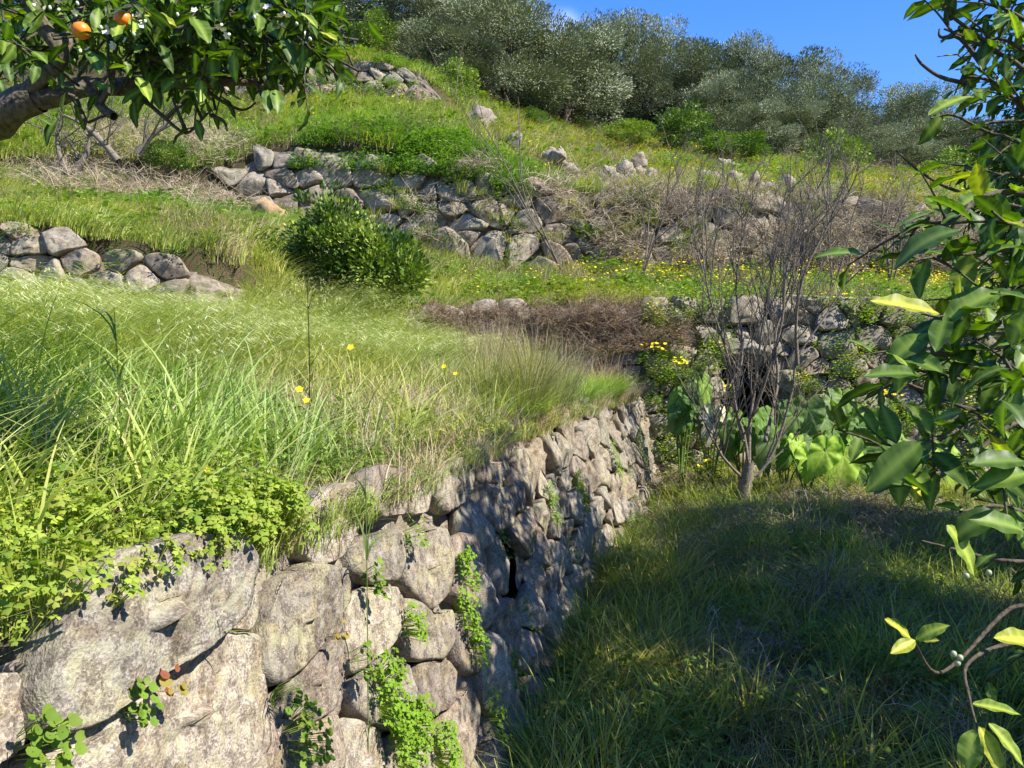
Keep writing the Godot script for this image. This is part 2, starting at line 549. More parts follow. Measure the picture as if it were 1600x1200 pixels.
func near_wall() -> void:
	var path := []
	var d := 0.2
	while d < 12.7:
		path.append([Vector2(wall_x(d), d), -2.05, -0.5])
		d += 0.35
	var o := thing("retaining_wall", "long grey granite dry stone retaining wall with plants in its joints, running from the lower edge of the view to the back", "stone wall")
	o.set_meta("label", "nearest granite retaining wall, lichened coping boulders, running from bottom edge into the distance")
	build_core(o, path, 0.22, 0.085, Vector4(4.5, 0.55, 4.95, 1.2))
	# the big stones close by, drawn by their outlines on the wall's face
	var outlines := [
		[[62, 1010], [100, 925], [150, 872], [240, 842], [330, 838], [352, 880], [342, 960], [300, 1005], [220, 1060], [130, 1130], [65, 1145], [48, 1080]],
		[[-60, 1060], [45, 1048], [58, 1100], [50, 1165], [10, 1200], [-70, 1215]],
		[[75, 1180], [160, 1125], [240, 1072], [300, 1022], [350, 985], [408, 990], [418, 1060], [420, 1200], [410, 1290], [80, 1290]],
		[[490, 800], [520, 762], [558, 752], [572, 790], [562, 830], [535, 870], [505, 884], [484, 855]],
		[[418, 965], [440, 900], [490, 886], [540, 890], [550, 930], [520, 990], [470, 1042], [435, 1066], [416, 1045]],
		[[424, 1095], [480, 1048], [530, 1002], [552, 985], [552, 1040], [535, 1100], [500, 1125], [430, 1118]],
		[[425, 1125], [500, 1130], [535, 1112], [540, 1180], [520, 1260], [430, 1280]],
		[[582, 740], [605, 724], [640, 727], [650, 760], [640, 804], [600, 808], [580, 785]],
		[[645, 735], [672, 732], [680, 765], [672, 800], [650, 805], [648, 765]],
		[[682, 735], [715, 712], [738, 722], [740, 760], [725, 790], [692, 800], [680, 770]],
		[[742, 720], [765, 690], [795, 698], [798, 735], [780, 757], [748, 752]],
		[[757, 765], [790, 760], [803, 785], [797, 822], [770, 828], [755, 800]],
		[[556, 845], [590, 830], [632, 832], [636, 870], [625, 905], [580, 912], [556, 885]],
		[[638, 828], [700, 822], [706, 870], [704, 935], [680, 950], [642, 915], [636, 870]],
		[[556, 930], [585, 912], [622, 918], [632, 960], [612, 1015], [560, 1055], [548, 1000]],
		[[640, 935], [672, 955], [706, 950], [708, 1000], [690, 1030], [650, 1028], [632, 985]],
		[[560, 1062], [612, 1022], [648, 1036], [655, 1080], [640, 1140], [590, 1130], [558, 1100]],
		[[660, 1035], [700, 1030], [716, 1050], [712, 1100], [680, 1122], [660, 1095]],
		[[712, 835], [752, 832], [762, 870], [760, 940], [735, 955], [712, 930]],
		[[714, 960], [752, 955], [764, 1000], [755, 1050], [722, 1050], [712, 1010]],
		[[545, 1120], [600, 1140], [612, 1180], [600, 1260], [540, 1260]],
		[[615, 1150], [665, 1130], [690, 1160], [680, 1250], [615, 1250]],
		[[700, 1110], [735, 1070], [752, 1100], [745, 1180], [700, 1240], [690, 1160]],
		[[358, 900], [412, 905], [420, 950], [408, 982], [355, 978], [345, 940]],
	]
	var n := 0
	for ol in outlines:
		n += 1
		var pts := PackedVector3Array()
		for p in ol:
			var ray := at(p[0], p[1], 1.0)
			var dd := 0.4
			while dd < 13.0:
				var q := ray * dd
				if q.x < wall_x(dd) + (-0.5 - q.y) * 0.22: break
				dd += 0.01
			pts.append(ray * dd)
		if pts.size() < 3: continue
		var c := Vector3.ZERO
		for p in pts: c += p
		c /= pts.size()
		var tg := Vector3(wall_x(-c.z + 0.2) - wall_x(-c.z - 0.2), 0, -0.4).normalized()
		var out := tg.cross(Vector3.UP)
		var up := (Vector3.UP - out * 0.22).normalized()
		var nr := tg.cross(up).normalized()
		var poly := PackedVector2Array()
		for p in pts: poly.append(Vector2((p - c).dot(tg), (p - c).dot(up)) * 1.05)
		if area(poly) < 0.0: poly.reverse()
		var size := sqrt(absf(area(poly)))
		var big := n <= 6 or n == 24
		var fr := Transform3D(Basis(tg, up, nr), c - nr * (0.03 if n == 1 else 0.05))
		part("stone", stone_mesh(poly, clampf(size * 0.26, 0.04, 0.11) * (1.6 if n == 1 else 1.0), 88 if big else 44, 26 if big else 13, 300 + n, 0.66), rock_mats[[1, 4, 1, 5, 1, 0, 2, 3, 2, 5, 1, 3][n % 12]], o, fr)
	build_wall(o, path, 3.2, 12.9, 0.5, 0.34, 0.22, 42, func(s, h): return s < 3.4 + 0.5 * h or (s > 4.5 and s < 4.95 and h > 0.5 and h < 1.25), 30, 9, 0.4)

func back_walls() -> void:
	var p2 := []
	for r in L2:
		if r[0] >= -1.5 and r[0] <= 10.0: p2.append([Vector2(r[0], r[1]), r[2] - 0.05, r[3]])
	p2.insert(0, [Vector2(-1.9, 11.8), 0.1, 0.75])
	var o := thing("cave_wall", "tall rough stone wall with a dark square opening, behind the bare tree and taro leaves", "stone wall")
	# lengths: the opening lies from x = 3.35 to 4.25 near the foot
	var s0 := 0.0
	var hole := Vector4.ZERO
	for k in p2.size() - 1:
		var a: Vector2 = p2[k][0]
		var b: Vector2 = p2[k + 1][0]
		if 3.8 >= a.x and 3.8 < b.x:
			hole = Vector4(s0 + a.distance_to(b) * (3.4 - a.x) / (b.x - a.x), 0.95, s0 + a.distance_to(b) * (4.3 - a.x) / (b.x - a.x), 2.1)
		s0 += a.distance_to(b)
	build_core(o, p2, 0.12, 0.12, hole)
	build_wall(o, p2, 0.1, s0 - 0.1, 0.52, 0.38, 0.12, 91, func(s, h): return s > hole.x - 0.12 and s < hole.z + 0.12 and h > hole.y - 0.1 and h < hole.w + 0.08, 22, 6)
	# lintel, jamb side and the earth above the opening
	var f := wall_frame(p2, (hole.x + hole.z) * 0.5, hole.w + 0.12, 0.12)
	part("lintel", stone_mesh(PackedVector2Array([Vector2(-0.72, -0.1), Vector2(0.7, -0.14), Vector2(0.75, 0.12), Vector2(-0.68, 0.16)]), 0.16, 30, 7, 511), rock_mats[4], o, f)
	var bm := BoxMesh.new()
	bm.size = Vector3(1.5, 0.66, 1.7)
	part("earth_roof", bm, M.soil, o, Transform3D(Basis(), Vector3(3.85, 0.47, -13.72)))
	bm = BoxMesh.new()
	bm.size = Vector3(0.3, 3.0, 1.6)
	for x in [3.25, 4.42]:
		part("side_earth", bm, M.soil, o, Transform3D(Basis(), Vector3(x, -0.7, -13.72)))

	var pl := []
	for r in L2:
		if r[0] >= -12.0 and r[0] <= -3.5: pl.append([Vector2(r[0], r[1]), r[2], r[3] - 0.05])
	pl[0] = [Vector2(-8.5, 8.8), 0.5, 1.62]
	pl.append([Vector2(-3.2, 9.7), 0.5, 1.1])
	o = thing("low_wall", "low tumbled wall of round grey stones behind the windblown grass", "stone wall")
	for q in pl: q[2] -= 0.22
	build_core(o, pl, 0.15, 0.16)
	for q in pl: q[2] += 0.24
	build_wall(o, pl, 0.1, 4.75, 0.40, 0.29, 0.15, 135, func(s, h): return false, 24, 7)

	var p3 := []
	for r in L3:
		if r[0] >= -5.5 and r[0] <= 12.0: p3.append([Vector2(r[0], r[1]), r[2] - 0.05, r[3]])
	p3.insert(0, [Vector2(-6.4, 15.3), 3.0, 3.1])
	o = thing("terrace_wall", "middle terrace wall of big blocks under dense green fringe, half hidden by dead brambles", "stone wall")
	build_core(o, p3, 0.15, 0.14)
	build_wall(o, p3, 0.1, 16.0, 0.64, 0.45, 0.15, 171, func(s, h): return false, 20, 6)

	var p4 := []
	for r in L4:
		if r[0] >= -12.0 and r[0] <= -2.0: p4.append([Vector2(r[0], r[1]), r[2] - 0.05, r[3] - 0.1])
	p4[0] = [Vector2(-9.0, 22.0), 7.4, 8.5]
	p4.append([Vector2(-1.9, 22.1), 7.1, 7.3])
	o = thing("upper_wall", "uppermost short terrace wall of tan stones below the olive trees", "stone wall")
	build_core(o, p4, 0.15, 0.14)
	build_wall(o, p4, 0.1, 6.4, 0.62, 0.4, 0.15, 211, func(s, h): return false, 16, 5)

# ---------- small plants ----------
func blade(mb: MB, base: Vector3, dir: Vector3, h: float, bend: float, w: float, col: Color, tip: Color, segs := 4) -> void:
	var side := dir.cross(Vector3.UP).normalized()
	side = side.rotated(Vector3.UP, rr(-0.9, 0.9))
	var last := -1
	for k in segs + 1:
		var t := float(k) / segs
		var p := base + Vector3.UP * h * (t - 0.45 * bend * t * t) + dir * h * bend * t * t * 0.8 + dir * h * 0.12 * t
		var tan_ := (Vector3.UP * (1.0 - 0.9 * bend * t) + dir * (1.6 * bend * t + 0.12)).normalized()
		var nn := side.cross(tan_).normalized()
		var ww := w * (1.0 - pow(t, 2.2)) * (0.6 + 0.4 * minf(1.0, t * 4.0)) + 0.0004
		var c := col.lerp(tip, t * t)
		var i := mb.vert(p - side * ww, nn, c)
		mb.vert(p + side * ww, nn, c)
		if last >= 0: mb.quad(last, i, i + 1, last + 1)
		last = i

func grass_clump(seed_: int, n: int, rad: float, h0: float, h1: float, w: float, lean: Vector3, bend0: float, bend1: float, cols: Array, tips: Array, segs := 4) -> ArrayMesh:
	rng.seed = seed_
	var mb := MB.new()
	for i in n:
		var a := rr(0, TAU)
		var r := rad * sqrt(rng.randf())
		var dir := Vector3(cos(a), 0, sin(a))
		dir = (dir + lean + Vector3(rr(-0.3, 0.3), 0, rr(-0.3, 0.3))).normalized()
		var h := rr(h0, h1)
		var col := tint(cols[rng.randi() % cols.size()], 0.22)
		var tp := tint(tips[rng.randi() % tips.size()], 0.2)
		blade(mb, Vector3(cos(a + 1.0) * r, -0.03, sin(a + 1.0) * r), dir, h, rr(bend0, bend1), w * rr(0.6, 1.3), col, tp, segs)
	return mb.mesh()

# seed-head stalks, thin stem and a drooping ear of many pale spikelets
func brome_clump(seed_: int, n: int, rad: float, h0: float, h1: float, lean: Vector3) -> ArrayMesh:
	rng.seed = seed_
	var mb := MB.new()
	for i in n:
		var a := rr(0, TAU)
		var base := Vector3(cos(a), 0, sin(a)) * rad * sqrt(rng.randf())
		var dir := (lean + Vector3(rr(-0.45, 0.45), 0, rr(-0.45, 0.45))).normalized()
		var h := rr(h0, h1)
		var bend := rr(0.7, 1.15)
		blade(mb, base, dir, h, bend, 0.0016, Color(0.26, 0.36, 0.10), Color(0.42, 0.47, 0.2), 5)
		for k in 7:
			var t := rr(0.72, 1.0)
			var p := base + Vector3.UP * h * (t - 0.45 * bend * t * t) + dir * h * bend * t * t * 0.8 + dir * h * 0.12 * t
			var dd := (dir + Vector3(rr(-0.5, 0.5), rr(-0.5, 0.1), rr(-0.5, 0.5))).normalized()
			var side := dd.cross(Vector3.UP).normalized()
			var ln := rr(0.05, 0.095)
			var c := tint(Color(0.62, 0.63, 0.34), 0.25)
			var nn := side.cross(dd).normalized()
			var q := mb.vert(p, nn, c)
			mb.vert(p + dd * ln * 0.5 + side * 0.003, nn, c)
			mb.vert(p + dd * ln, nn, c)
			mb.vert(p + dd * ln * 0.5 - side * 0.003, nn, c)
			mb.quad(q, q + 1, q + 2, q + 3)
	return mb.mesh()

# three heart-shaped leaflets on a thin stalk
func trefoil(mb: MB, base: Vector3, top: Vector3, size: float, nrm: Vector3, col: Color) -> void:
	var ax := (top - base).normalized()
	var sd := ax.cross(Vector3(0.3, 0.2, 1.0)).normalized() * 0.0012
	var nn := sd.cross(ax).normalized()
	var st := Color(col.r * 1.2, col.g * 1.05, col.b * 1.1)
	var q := mb.vert(base - sd, nn, st)
	mb.vert(base + sd, nn, st); mb.vert(top + sd, nn, st); mb.vert(top - sd, nn, st)
	mb.quad(q, q + 1, q + 2, q + 3)
	var u := nrm.cross(Vector3(0.31, 0.77, 0.55)).normalized()
	u = u.rotated(nrm, rr(0, TAU))
	for k in 3:
		var e := u.rotated(nrm, TAU * k / 3.0)
		var f := nrm.cross(e)
		var dip := -nrm * size * rr(0.1, 0.3)
		var cc := tint(col, 0.12)
		var lift := nrm * size * 0.1
		var o := mb.vert(top, nrm, cc)
		mb.vert(top + e * size * 0.5 + f * size * 0.42 + dip * 0.4 + lift, (nrm + f * 0.3).normalized(), cc)
		mb.vert(top + e * size * 0.95 + f * size * 0.36 + dip, (nrm + f * 0.3 + e * 0.3).normalized(), cc)
		mb.vert(top + e * size * 0.82 + dip * 0.8, (nrm + e * 0.3).normalized(), cc)
		mb.vert(top + e * size * 0.95 - f * size * 0.36 + dip, (nrm - f * 0.3 + e * 0.3).normalized(), cc)
		mb.vert(top + e * size * 0.5 - f * size * 0.42 + dip * 0.4 + lift, (nrm - f * 0.3).normalized(), cc)
		mb.tri(o, o + 1, o + 2); mb.tri(o, o + 2, o + 3); mb.tri(o, o + 3, o + 4); mb.tri(o, o + 4, o + 5)

func clover_clump(seed_: int, n: int, rad: float, h: float, size: float, cols: Array) -> ArrayMesh:
	rng.seed = seed_
	var mb := MB.new()
	for i in n:
		var a := rr(0, TAU)
		var r := rad * sqrt(rng.randf())
		var base := Vector3(cos(a) * r * 0.5, 0, sin(a) * r * 0.5)
		var top := Vector3(cos(a) * r, h * rr(0.4, 1.0) * (1.0 - 0.5 * r / rad), sin(a) * r)
		var nrm := (Vector3.UP + Vector3(cos(a), 0, sin(a)) * 0.6 * r / rad + Vector3(rr(-0.5, 0.5), 0, rr(-0.5, 0.5))).normalized()
		trefoil(mb, base, top, size * rr(0.65, 1.2), nrm, cols[rng.randi() % cols.size()])
	return mb.mesh()

# round pointed leaves in a loose heap: a general broad-leaved herb
func herb_clump(seed_: int, n: int, rad: float, h: float, size: float, long: float, cols: Array) -> ArrayMesh:
	rng.seed = seed_
	var mb := MB.new()
	for i in n:
		var a := rr(0, TAU)
		var r := rad * sqrt(rng.randf())
		var dir := Vector3(cos(a), rr(-0.1, 0.6), sin(a)).normalized()
		var p := Vector3(cos(a) * r, h * rr(0.15, 1.0) * (1.1 - 0.6 * r / rad), sin(a) * r)
		var side := dir.cross(Vector3.UP).normalized()
		side = side.rotated(dir, rr(-0.7, 0.7))
		var nn := side.cross(dir).normalized()
		if nn.y < 0: nn = -nn
		var s := size * rr(0.6, 1.3)
		var c := tint(cols[rng.randi() % cols.size()], 0.18)
		var q := mb.vert(p, nn, c)
		mb.vert(p + dir * s * 0.45 * long + side * s * 0.4 + nn * s * 0.08, (nn - side * 0.25).normalized(), c)
		mb.vert(p + dir * s * long - nn * s * 0.15, nn, c)
		mb.vert(p + dir * s * 0.45 * long - side * s * 0.4 + nn * s * 0.08, (nn + side * 0.25).normalized(), c)
		mb.vert(p + dir * s * 0.5 * long, nn, c)
		mb.tri(q, q + 1, q + 4); mb.tri(q + 1, q + 2, q + 4); mb.tri(q + 4, q + 2, q + 3); mb.tri(q, q + 4, q + 3)
	return mb.mesh()

func flower_head(mb: MB, p: Vector3, nrm: Vector3, size: float, col: Color, petals := 5) -> void:
	var u := nrm.cross(Vector3(0.3, 0.5, 0.81)).normalized()
	for k in petals:
		var e := u.rotated(nrm, TAU * k / petals)
		var f := nrm.cross(e)
		var q := mb.vert(p, nrm, col)
		mb.vert(p + e * size * 0.6 + f * size * 0.38 + nrm * size * 0.22, (nrm - e * 0.3).normalized(), col)
		mb.vert(p + e * size + nrm * size * 0.3, (nrm - e * 0.4).normalized(), col)
		mb.vert(p + e * size * 0.6 - f * size * 0.38 + nrm * size * 0.22, (nrm - e * 0.3).normalized(), col)
		mb.quad(q, q + 1, q + 2, q + 3)

func flower_patch(seed_: int, n: int, rad: float, h0: float, h1: float, size: float) -> ArrayMesh:
	rng.seed = seed_
	var mb := MB.new()
	for i in n:
		var a := rr(0, TAU)
		var r := rad * sqrt(rng.randf())
		var p := Vector3(cos(a) * r, rr(h0, h1), sin(a) * r)
		flower_head(mb, p, Vector3(rr(-0.6, 0.6), 1.0, rr(0.0, 0.9)).normalized(), size * rr(0.7, 1.2), tint(Color(0.80, 0.62, 0.02), 0.12))
	return mb.mesh()

# ---------- twigs, branches ----------
func tube(mb: MB, pts: PackedVector3Array, r0: float, r1: float, sides: int, col: Color, wob := 0.0) -> void:
	var n := pts.size()
	var last := -1
	var ref := Vector3(0.37, 0.11, 0.92)
	for i in n:
		var t := (pts[mini(i + 1, n - 1)] - pts[maxi(i - 1, 0)]).normalized()
		var u := t.cross(ref).normalized()
		var w := t.cross(u)
		var r := lerpf(r0, r1, float(i) / (n - 1))
		var first := mb.v.size()
		for k in sides:
			var a := TAU * k / sides
			var e := u * cos(a) + w * sin(a)
			var rad := r * (1.0 + wob * lump.get_noise_3dv((pts[i] + e * r) * 9.0))
			mb.vert(pts[i] + e * rad, e, col)
		if last >= 0:
			for k in sides:
				mb.quad(last + k, first + k, first + (k + 1) % sides, last + (k + 1) % sides)
		last = first

func curve(pts: Array, per: int) -> PackedVector3Array:
	var out := PackedVector3Array()
	for i in pts.size() - 1:
		var a: Vector3 = pts[maxi(i - 1, 0)]
		var b: Vector3 = pts[i]
		var c: Vector3 = pts[i + 1]
		var d: Vector3 = pts[mini(i + 2, pts.size() - 1)]
		for k in per:
			out.append(b.cubic_interpolate(c, a, d, float(k) / per))
	out.append(pts[-1])
	return out

# one branch that splits on; tips (if given) collects places and directions for leaves
func grow(mb: MB, p: Vector3, dir: Vector3, ln: float, r: float, depth: int, lift: float, crook: float, col: Color, tips: Array = [], kids := 3) -> void:
	var pts := PackedVector3Array([p])
	var d := dir
	var n := 5
	for i in n:
		d = (d + Vector3(rr(-crook, crook), rr(-crook, crook) + lift, rr(-crook, crook))).normalized()
		p += d * ln / n
		pts.append(p)
	tube(mb, pts, r, r * 0.55, 6 if r > 0.012 else 4 if r > 0.005 else 3, col)
	if depth <= 1: tips.append([pts[3], d]); tips.append([p, d])
	if depth <= 0: return
	for k in kids:
		var i := rng.randi_range(2, n) if k > 0 else n
		var side := Vector3(rr(-1, 1), rr(-0.6, 1), rr(-1, 1)).normalized()
		var nd := (d + side * rr(0.45, 0.95)).normalized()
		grow(mb, pts[i], nd, ln * rr(0.5, 0.8), r * (0.55 if k > 0 else 0.6), depth - 1, lift, crook, col, tips, kids)

func bramble_clump(seed_: int, n: int, rad: float, h: float, r: float, cols: Array) -> ArrayMesh:
	rng.seed = seed_
	var mb := MB.new()
	for i in n:
		var a := rr(0, TAU)
		var p := Vector3(cos(a), 0, sin(a)) * rad * sqrt(rng.randf()) * 0.9 + Vector3.UP * rr(0, h * 0.5)
		var d := Vector3(rr(-1, 1), rr(0.0, 1.3), rr(-1, 1)).normalized()
		var pts := PackedVector3Array([p])
		var ln := rad * rr(0.5, 1.5)
		for k in 5:
			d = (d + Vector3(rr(-0.3, 0.3), rr(-0.5, 0.12), rr(-0.3, 0.3))).normalized()
			p += d * ln / 5.0
			p.y = maxf(p.y, 0.0)
			pts.append(p)
		tube(mb, pts, r * rr(0.6, 1.3), r * 0.35, 3, tint(cols[rng.randi() % cols.size()], 0.25))
		for k in 2:
			var q := pts[rng.randi_range(1, 4)]
			tube(mb, PackedVector3Array([q, q + Vector3(rr(-1, 1), rr(-0.6, 1), rr(-1, 1)) * ln * 0.2, q + Vector3(rr(-1, 1), rr(-0.8, 0.8), rr(-1, 1)) * ln * 0.34]), r * 0.5, r * 0.25, 3, tint(cols[rng.randi() % cols.size()], 0.25))
	return mb.mesh()

# ---------- leaves ----------
# a leaf lies along +z from 0 to 1, its face up; broad = width share
func leaf_shape(broad: float, fold: float, curl: float, twist: float, col: Color, rib: Color, rows := 8, wavy := 0.0) -> MB:
	var mb := MB.new()
	for j in rows + 1:
		var t := float(j) / rows
		var w := broad * pow(sin(PI * pow(clampf(t, 0.0, 1.0), 0.85)), 0.8)
		if j == 0: w = broad * 0.05
		if j == rows: w = 0.004
		for k in 5:
			var u := (k - 2) / 2.0
			var y := absf(u) * fold * w - curl * t * t + (wavy * sin(t * 17.0 + u * 2.0) * absf(u) * broad if absf(u) > 0.8 else 0.0) + 0.007 * sin(t * 46.0 - absf(u) * 5.0) * sin(PI * minf(1.0, absf(u) * 1.4 + 0.15))
			var p := Vector3(u * w, y, t - 0.25 * curl * t * t)
			p = Vector3(p.x * cos(twist * t) - p.y * sin(twist * t) * 0.4, p.y + p.x * sin(twist * t) * 0.6, p.z)
			mb.vert(p, Vector3.UP, rib if k == 2 else col * (1.0 + 0.3 * lump.get_noise_2d(u * 2.0 + broad * 900.0, t * 5.0) + 0.2 * lump.get_noise_2d(u * 5.0 + broad * 500.0, t * 14.0) + 0.10 * sin(t * 46.0 - absf(u) * 5.0)))
	for j in rows:
		for k in 4:
			var a := j * 5 + k
			mb.quad(a, a + 1, a + 6, a + 5)
	mb.smooth()
	return mb

func facing(base: Vector3, tip: Vector3, up: Vector3, widen := 1.0) -> Transform3D:
	var z := tip - base
	var l := z.length()
	z /= l
	var x := up.cross(z)
	if x.length() < 0.01: x = Vector3.RIGHT
	x = x.normalized()
	var y := z.cross(x)
	return Transform3D(Basis(x * l * widen, y * l, z * l), base)

# ---------- big plants ----------
var citrus_leaves: Array = []
func leaf_library() -> void:
	rng.seed = 8
	var cols := [Color(0.065, 0.12, 0.02), Color(0.10, 0.17, 0.028), Color(0.05, 0.095, 0.02), Color(0.19, 0.27, 0.04), Color(0.30, 0.33, 0.04)]
	for c in cols:
		for k in 2:
			citrus_leaves.append(leaf_shape(rr(0.17, 0.225), rr(0.1, 0.35), rr(0.05, 0.45), rr(-0.5, 0.5), c, Color(c.r * 2.4 + 0.02, c.g * 2.0 + 0.02, c.b * 2.0 + 0.01), 20, 0.1).mesh())

var leaf_pick := [0, 1, 2, 3, 2, 3, 4, 5, 0, 1, 2, 3, 6, 7, 8]
func pick_leaf() -> Mesh:
	var i: int = leaf_pick[rng.randi() % 15]
	return citrus_leaves[i]

# leaves round a shoot; returns transforms
func spray(list: Array, pts: PackedVector3Array, from: float, step: float, size: float, droop: float, along := 0.5) -> void:
	var run := 0.0
	var total := 0.0
	for i in pts.size() - 1: total += pts[i].distance_to(pts[i + 1])
	var next := total * from
	var turn := rr(0, TAU)
	for i in pts.size() - 1:
		var seg := pts[i].distance_to(pts[i + 1])
		while run + seg > next and seg > 0.0:
			var p := pts[i].lerp(pts[i + 1], (next - run) / seg)
			var ax := (pts[i + 1] - pts[i]).normalized()
			turn += 2.4 + rr(-0.5, 0.5)
			var side := ax.cross(Vector3(0.2, 0.9, 0.4)).normalized().rotated(ax, turn)
			var dir := (ax * along * rr(0.4, 1.6) + side + Vector3.DOWN * droop).normalized()
			var up := (Vector3.UP + side * rr(-0.3, 0.5) + Vector3(rr(-0.6, 0.6), 0, rr(-0.6, 0.6))).normalized()
			list.append(facing(p, p + dir * size * rr(0.65, 1.25), up))
			next += step * rr(0.6, 1.4)
		run += seg

func leaves_as_parts(o: Node3D, list: Array, most: int) -> void:
	var rest := []
	for i in list.size():
		if i < most:
			part("leaf", pick_leaf(), M.citrus, o, list[i])
		else:
			rest.append([list[i], Color.WHITE])
	for k in 3:
		var some := []
		for i in rest.size():
			if i % 3 == k: some.append(rest[i])
		swarm("foliage", citrus_leaves[leaf_pick[[0, 3, 6][k]]], M.citrus, some, o)

func crown_shoots(list: Array, mb: MB, c: Vector3, rad: Vector3, n: int, size: float, keep: Callable) -> void:
	for i in n:
		var dir := Vector3(rr(-1, 1), rr(-0.8, 1), rr(-1, 1)).normalized()
		var p := c + dir * rad * rr(0.55, 0.95)
		if not (keep as Callable).call(p): continue
		var out := (dir + Vector3(rr(-0.5, 0.5), rr(-0.4, 0.5), rr(-0.5, 0.5))).normalized()
		var q := p + out * 0.22
		var e := q + (out + Vector3.DOWN * 0.3) * 0.15
		var pts := curve([p - out * 0.3, p, q, e], 3)
		tube(mb, pts, 0.006, 0.002, 4, Color(0.5, 0.55, 0.4))
		spray(list, pts, 0.2, 0.035, size, 0.25)

func left_citrus() -> void:
	rng.seed = 501
	var o := thing("orange_tree", "orange tree with white blossom and ripe fruit, its crooked limb crossing the top left corner", "orange tree")
	var mb := MB.new()
	var base := at(-170, 330, 2.3)
	base.y = ground(base.x, -base.z) - 0.05
	tube(mb, curve([base, at(-150, 320, 2.25), at(-60, 235, 2.1), at(0, 180, 2.0), at(60, 152, 1.98)], 6), 0.06, 0.036, 14, Color.WHITE, 0.3)
	part("trunk", mb.mesh(), M.bark, o)
	mb = MB.new()
	var limb := curve([at(50, 155, 1.98), at(95, 146, 1.98), at(140, 138, 2.0), at(200, 136, 2.0), at(250, 128, 2.02), at(310, 130, 2.05), at(370, 127, 2.08), at(430, 136, 2.1)], 5)
	tube(mb, limb, 0.03, 0.009, 12, Color.WHITE, 0.35)
	part("limb", mb.mesh(), M.bark, o)
	mb = MB.new()
	tube(mb, curve([at(30, 160, 1.98), at(75, 115, 1.95), at(95, 85, 1.93), at(75, 50, 1.92), at(40, -10, 1.9), at(20, -90, 1.9)], 5), 0.024, 0.012, 10, Color.WHITE, 0.3)
	part("limb", mb.mesh(), M.bark, o)
	mb = MB.new()
	tube(mb, curve([at(95, 85, 1.93), at(120, 30, 2.0), at(150, -60, 2.05)], 5), 0.015, 0.008, 9, Color.WHITE, 0.3)
	tube(mb, curve([at(140, 138, 2.0), at(158, 168, 1.97), at(178, 182, 1.95)], 4), 0.016, 0.011, 9, Color.WHITE, 0.4)
	tube(mb, curve([at(155, 165, 1.97), at(172, 130, 1.94), at(180, 80, 1.9), at(190, 20, 1.9)], 4), 0.009, 0.004, 7, Color.WHITE, 0.2)
	part("branch", mb.mesh(), M.bark, o)
	mb = MB.new()
	var shoots := [
		[[195, 140, 2.0], [235, 165, 1.95], [258, 185, 1.92], [290, 208, 1.9], [312, 190, 1.9], [330, 172, 1.9]],
		[[260, 185, 1.92], [280, 165, 1.9], [300, 150, 1.95]], [[290, 205, 1.9], [278, 175, 1.9], [268, 150, 1.95]],
		[[100, 148, 1.98], [120, 155, 1.95], [133, 190, 1.93], [160, 182, 1.95], [185, 180, 1.98]],
		[[320, 140, 2.05], [350, 160, 2.1], [380, 172, 2.1], [400, 160, 2.1]], [[330, 180, 1.95], [350, 190, 1.95], [355, 205, 1.95]],
		[[430, 136, 2.1], [440, 155, 2.1]], [[428, 134, 2.1], [440, 95, 2.1], [455, 60, 2.1], [470, 35, 2.1]],
		[[360, 128, 2.08], [390, 85, 2.0], [430, 70, 1.95], [490, 60, 1.95], [520, 72, 1.95]],
		[[300, 130, 2.05], [310, 80, 2.0], [330, 40, 2.0], [350, 0, 1.95]], [[250, 128, 2.0], [240, 90, 1.9], [255, 50, 1.85], [290, 25, 1.8]],
		[[400, 130, 2.1], [405, 100, 2.1], [395, 70, 2.1]], [[220, 90, 1.9], [260, 92, 1.85], [300, 84, 1.85]],
	]
	for s in shoots:
		var pp := []
		for q in s: pp.append(at(q[0], q[1], q[2]))
		tube(mb, curve(pp, 4), 0.0062, 0.0022, 5, Color(0.75, 0.75, 0.7))
	var list := []
	# leafy shoots through the crown over and beyond the frame's top
	var anchor := [[60, 20], [120, 0], [180, 40], [230, 20], [260, 60], [300, 20], [330, 60], [360, 30], [400, 20], [430, 50], [470, 30], [500, 60], [380, 85], [280, 90], [210, 75], [340, 95], [440, 85], [480, 80], [150, 60], [20, 20], [20, 80], [60, 90], [300, 120], [450, 10], [400, -10], [340, -20], [280, -10], [220, -20], [350, 60], [410, 60], [320, 40], [250, 30], [460, 55], [495, 45]]
	for pass_ in 6:
		for a in anchor:
			var p := at(a[0] + rr(-28, 28), a[1] + rr(-22, 18), rr(1.75, 2.35))
			var dir := Vector3(rr(-0.6, 1.0), rr(-0.5, 0.9), rr(-0.5, 0.9)).normalized()
			var pts := curve([p - dir * 0.12, p, p + dir * 0.07 + Vector3.DOWN * 0.01, p + dir * 0.13 + Vector3.DOWN * 0.03], 3)
			tube(mb, pts, 0.004, 0.0015, 4, Color(0.5, 0.6, 0.35))
			spray(list, pts, 0.25, 0.028, 0.066, 0.25)
	part("twigs", mb.mesh(), M.bark, o, Transform3D(), "stuff")
	# single leaves that catch the eye
	var named := []
	for q in [[228, 18, 276, 38, 9], [210, 28, 212, 60, 6], [215, 120, 236, 155, 6], [262, 30, 225, 22, 9], [430, 140, 438, 170, 2], [418, 140, 420, 175, 0], [190, 30, 178, 56, 7], [300, 25, 330, 60, 3], [250, 70, 270, 95, 4], [440, 60, 470, 95, 4], [470, 20, 498, 40, 6], [500, 50, 528, 62, 9], [140, 80, 158, 110, 0], [90, 185, 60, 215, 4], [60, 185, 80, 190, 0]]:
		var b := at(q[0], q[1], 1.72)
		var e := at(q[2], q[3], 1.68)
		part("leaf", citrus_leaves[q[4]], M.citrus, o, facing(b, e, Vector3(0.35, 1.0, 0.7)))
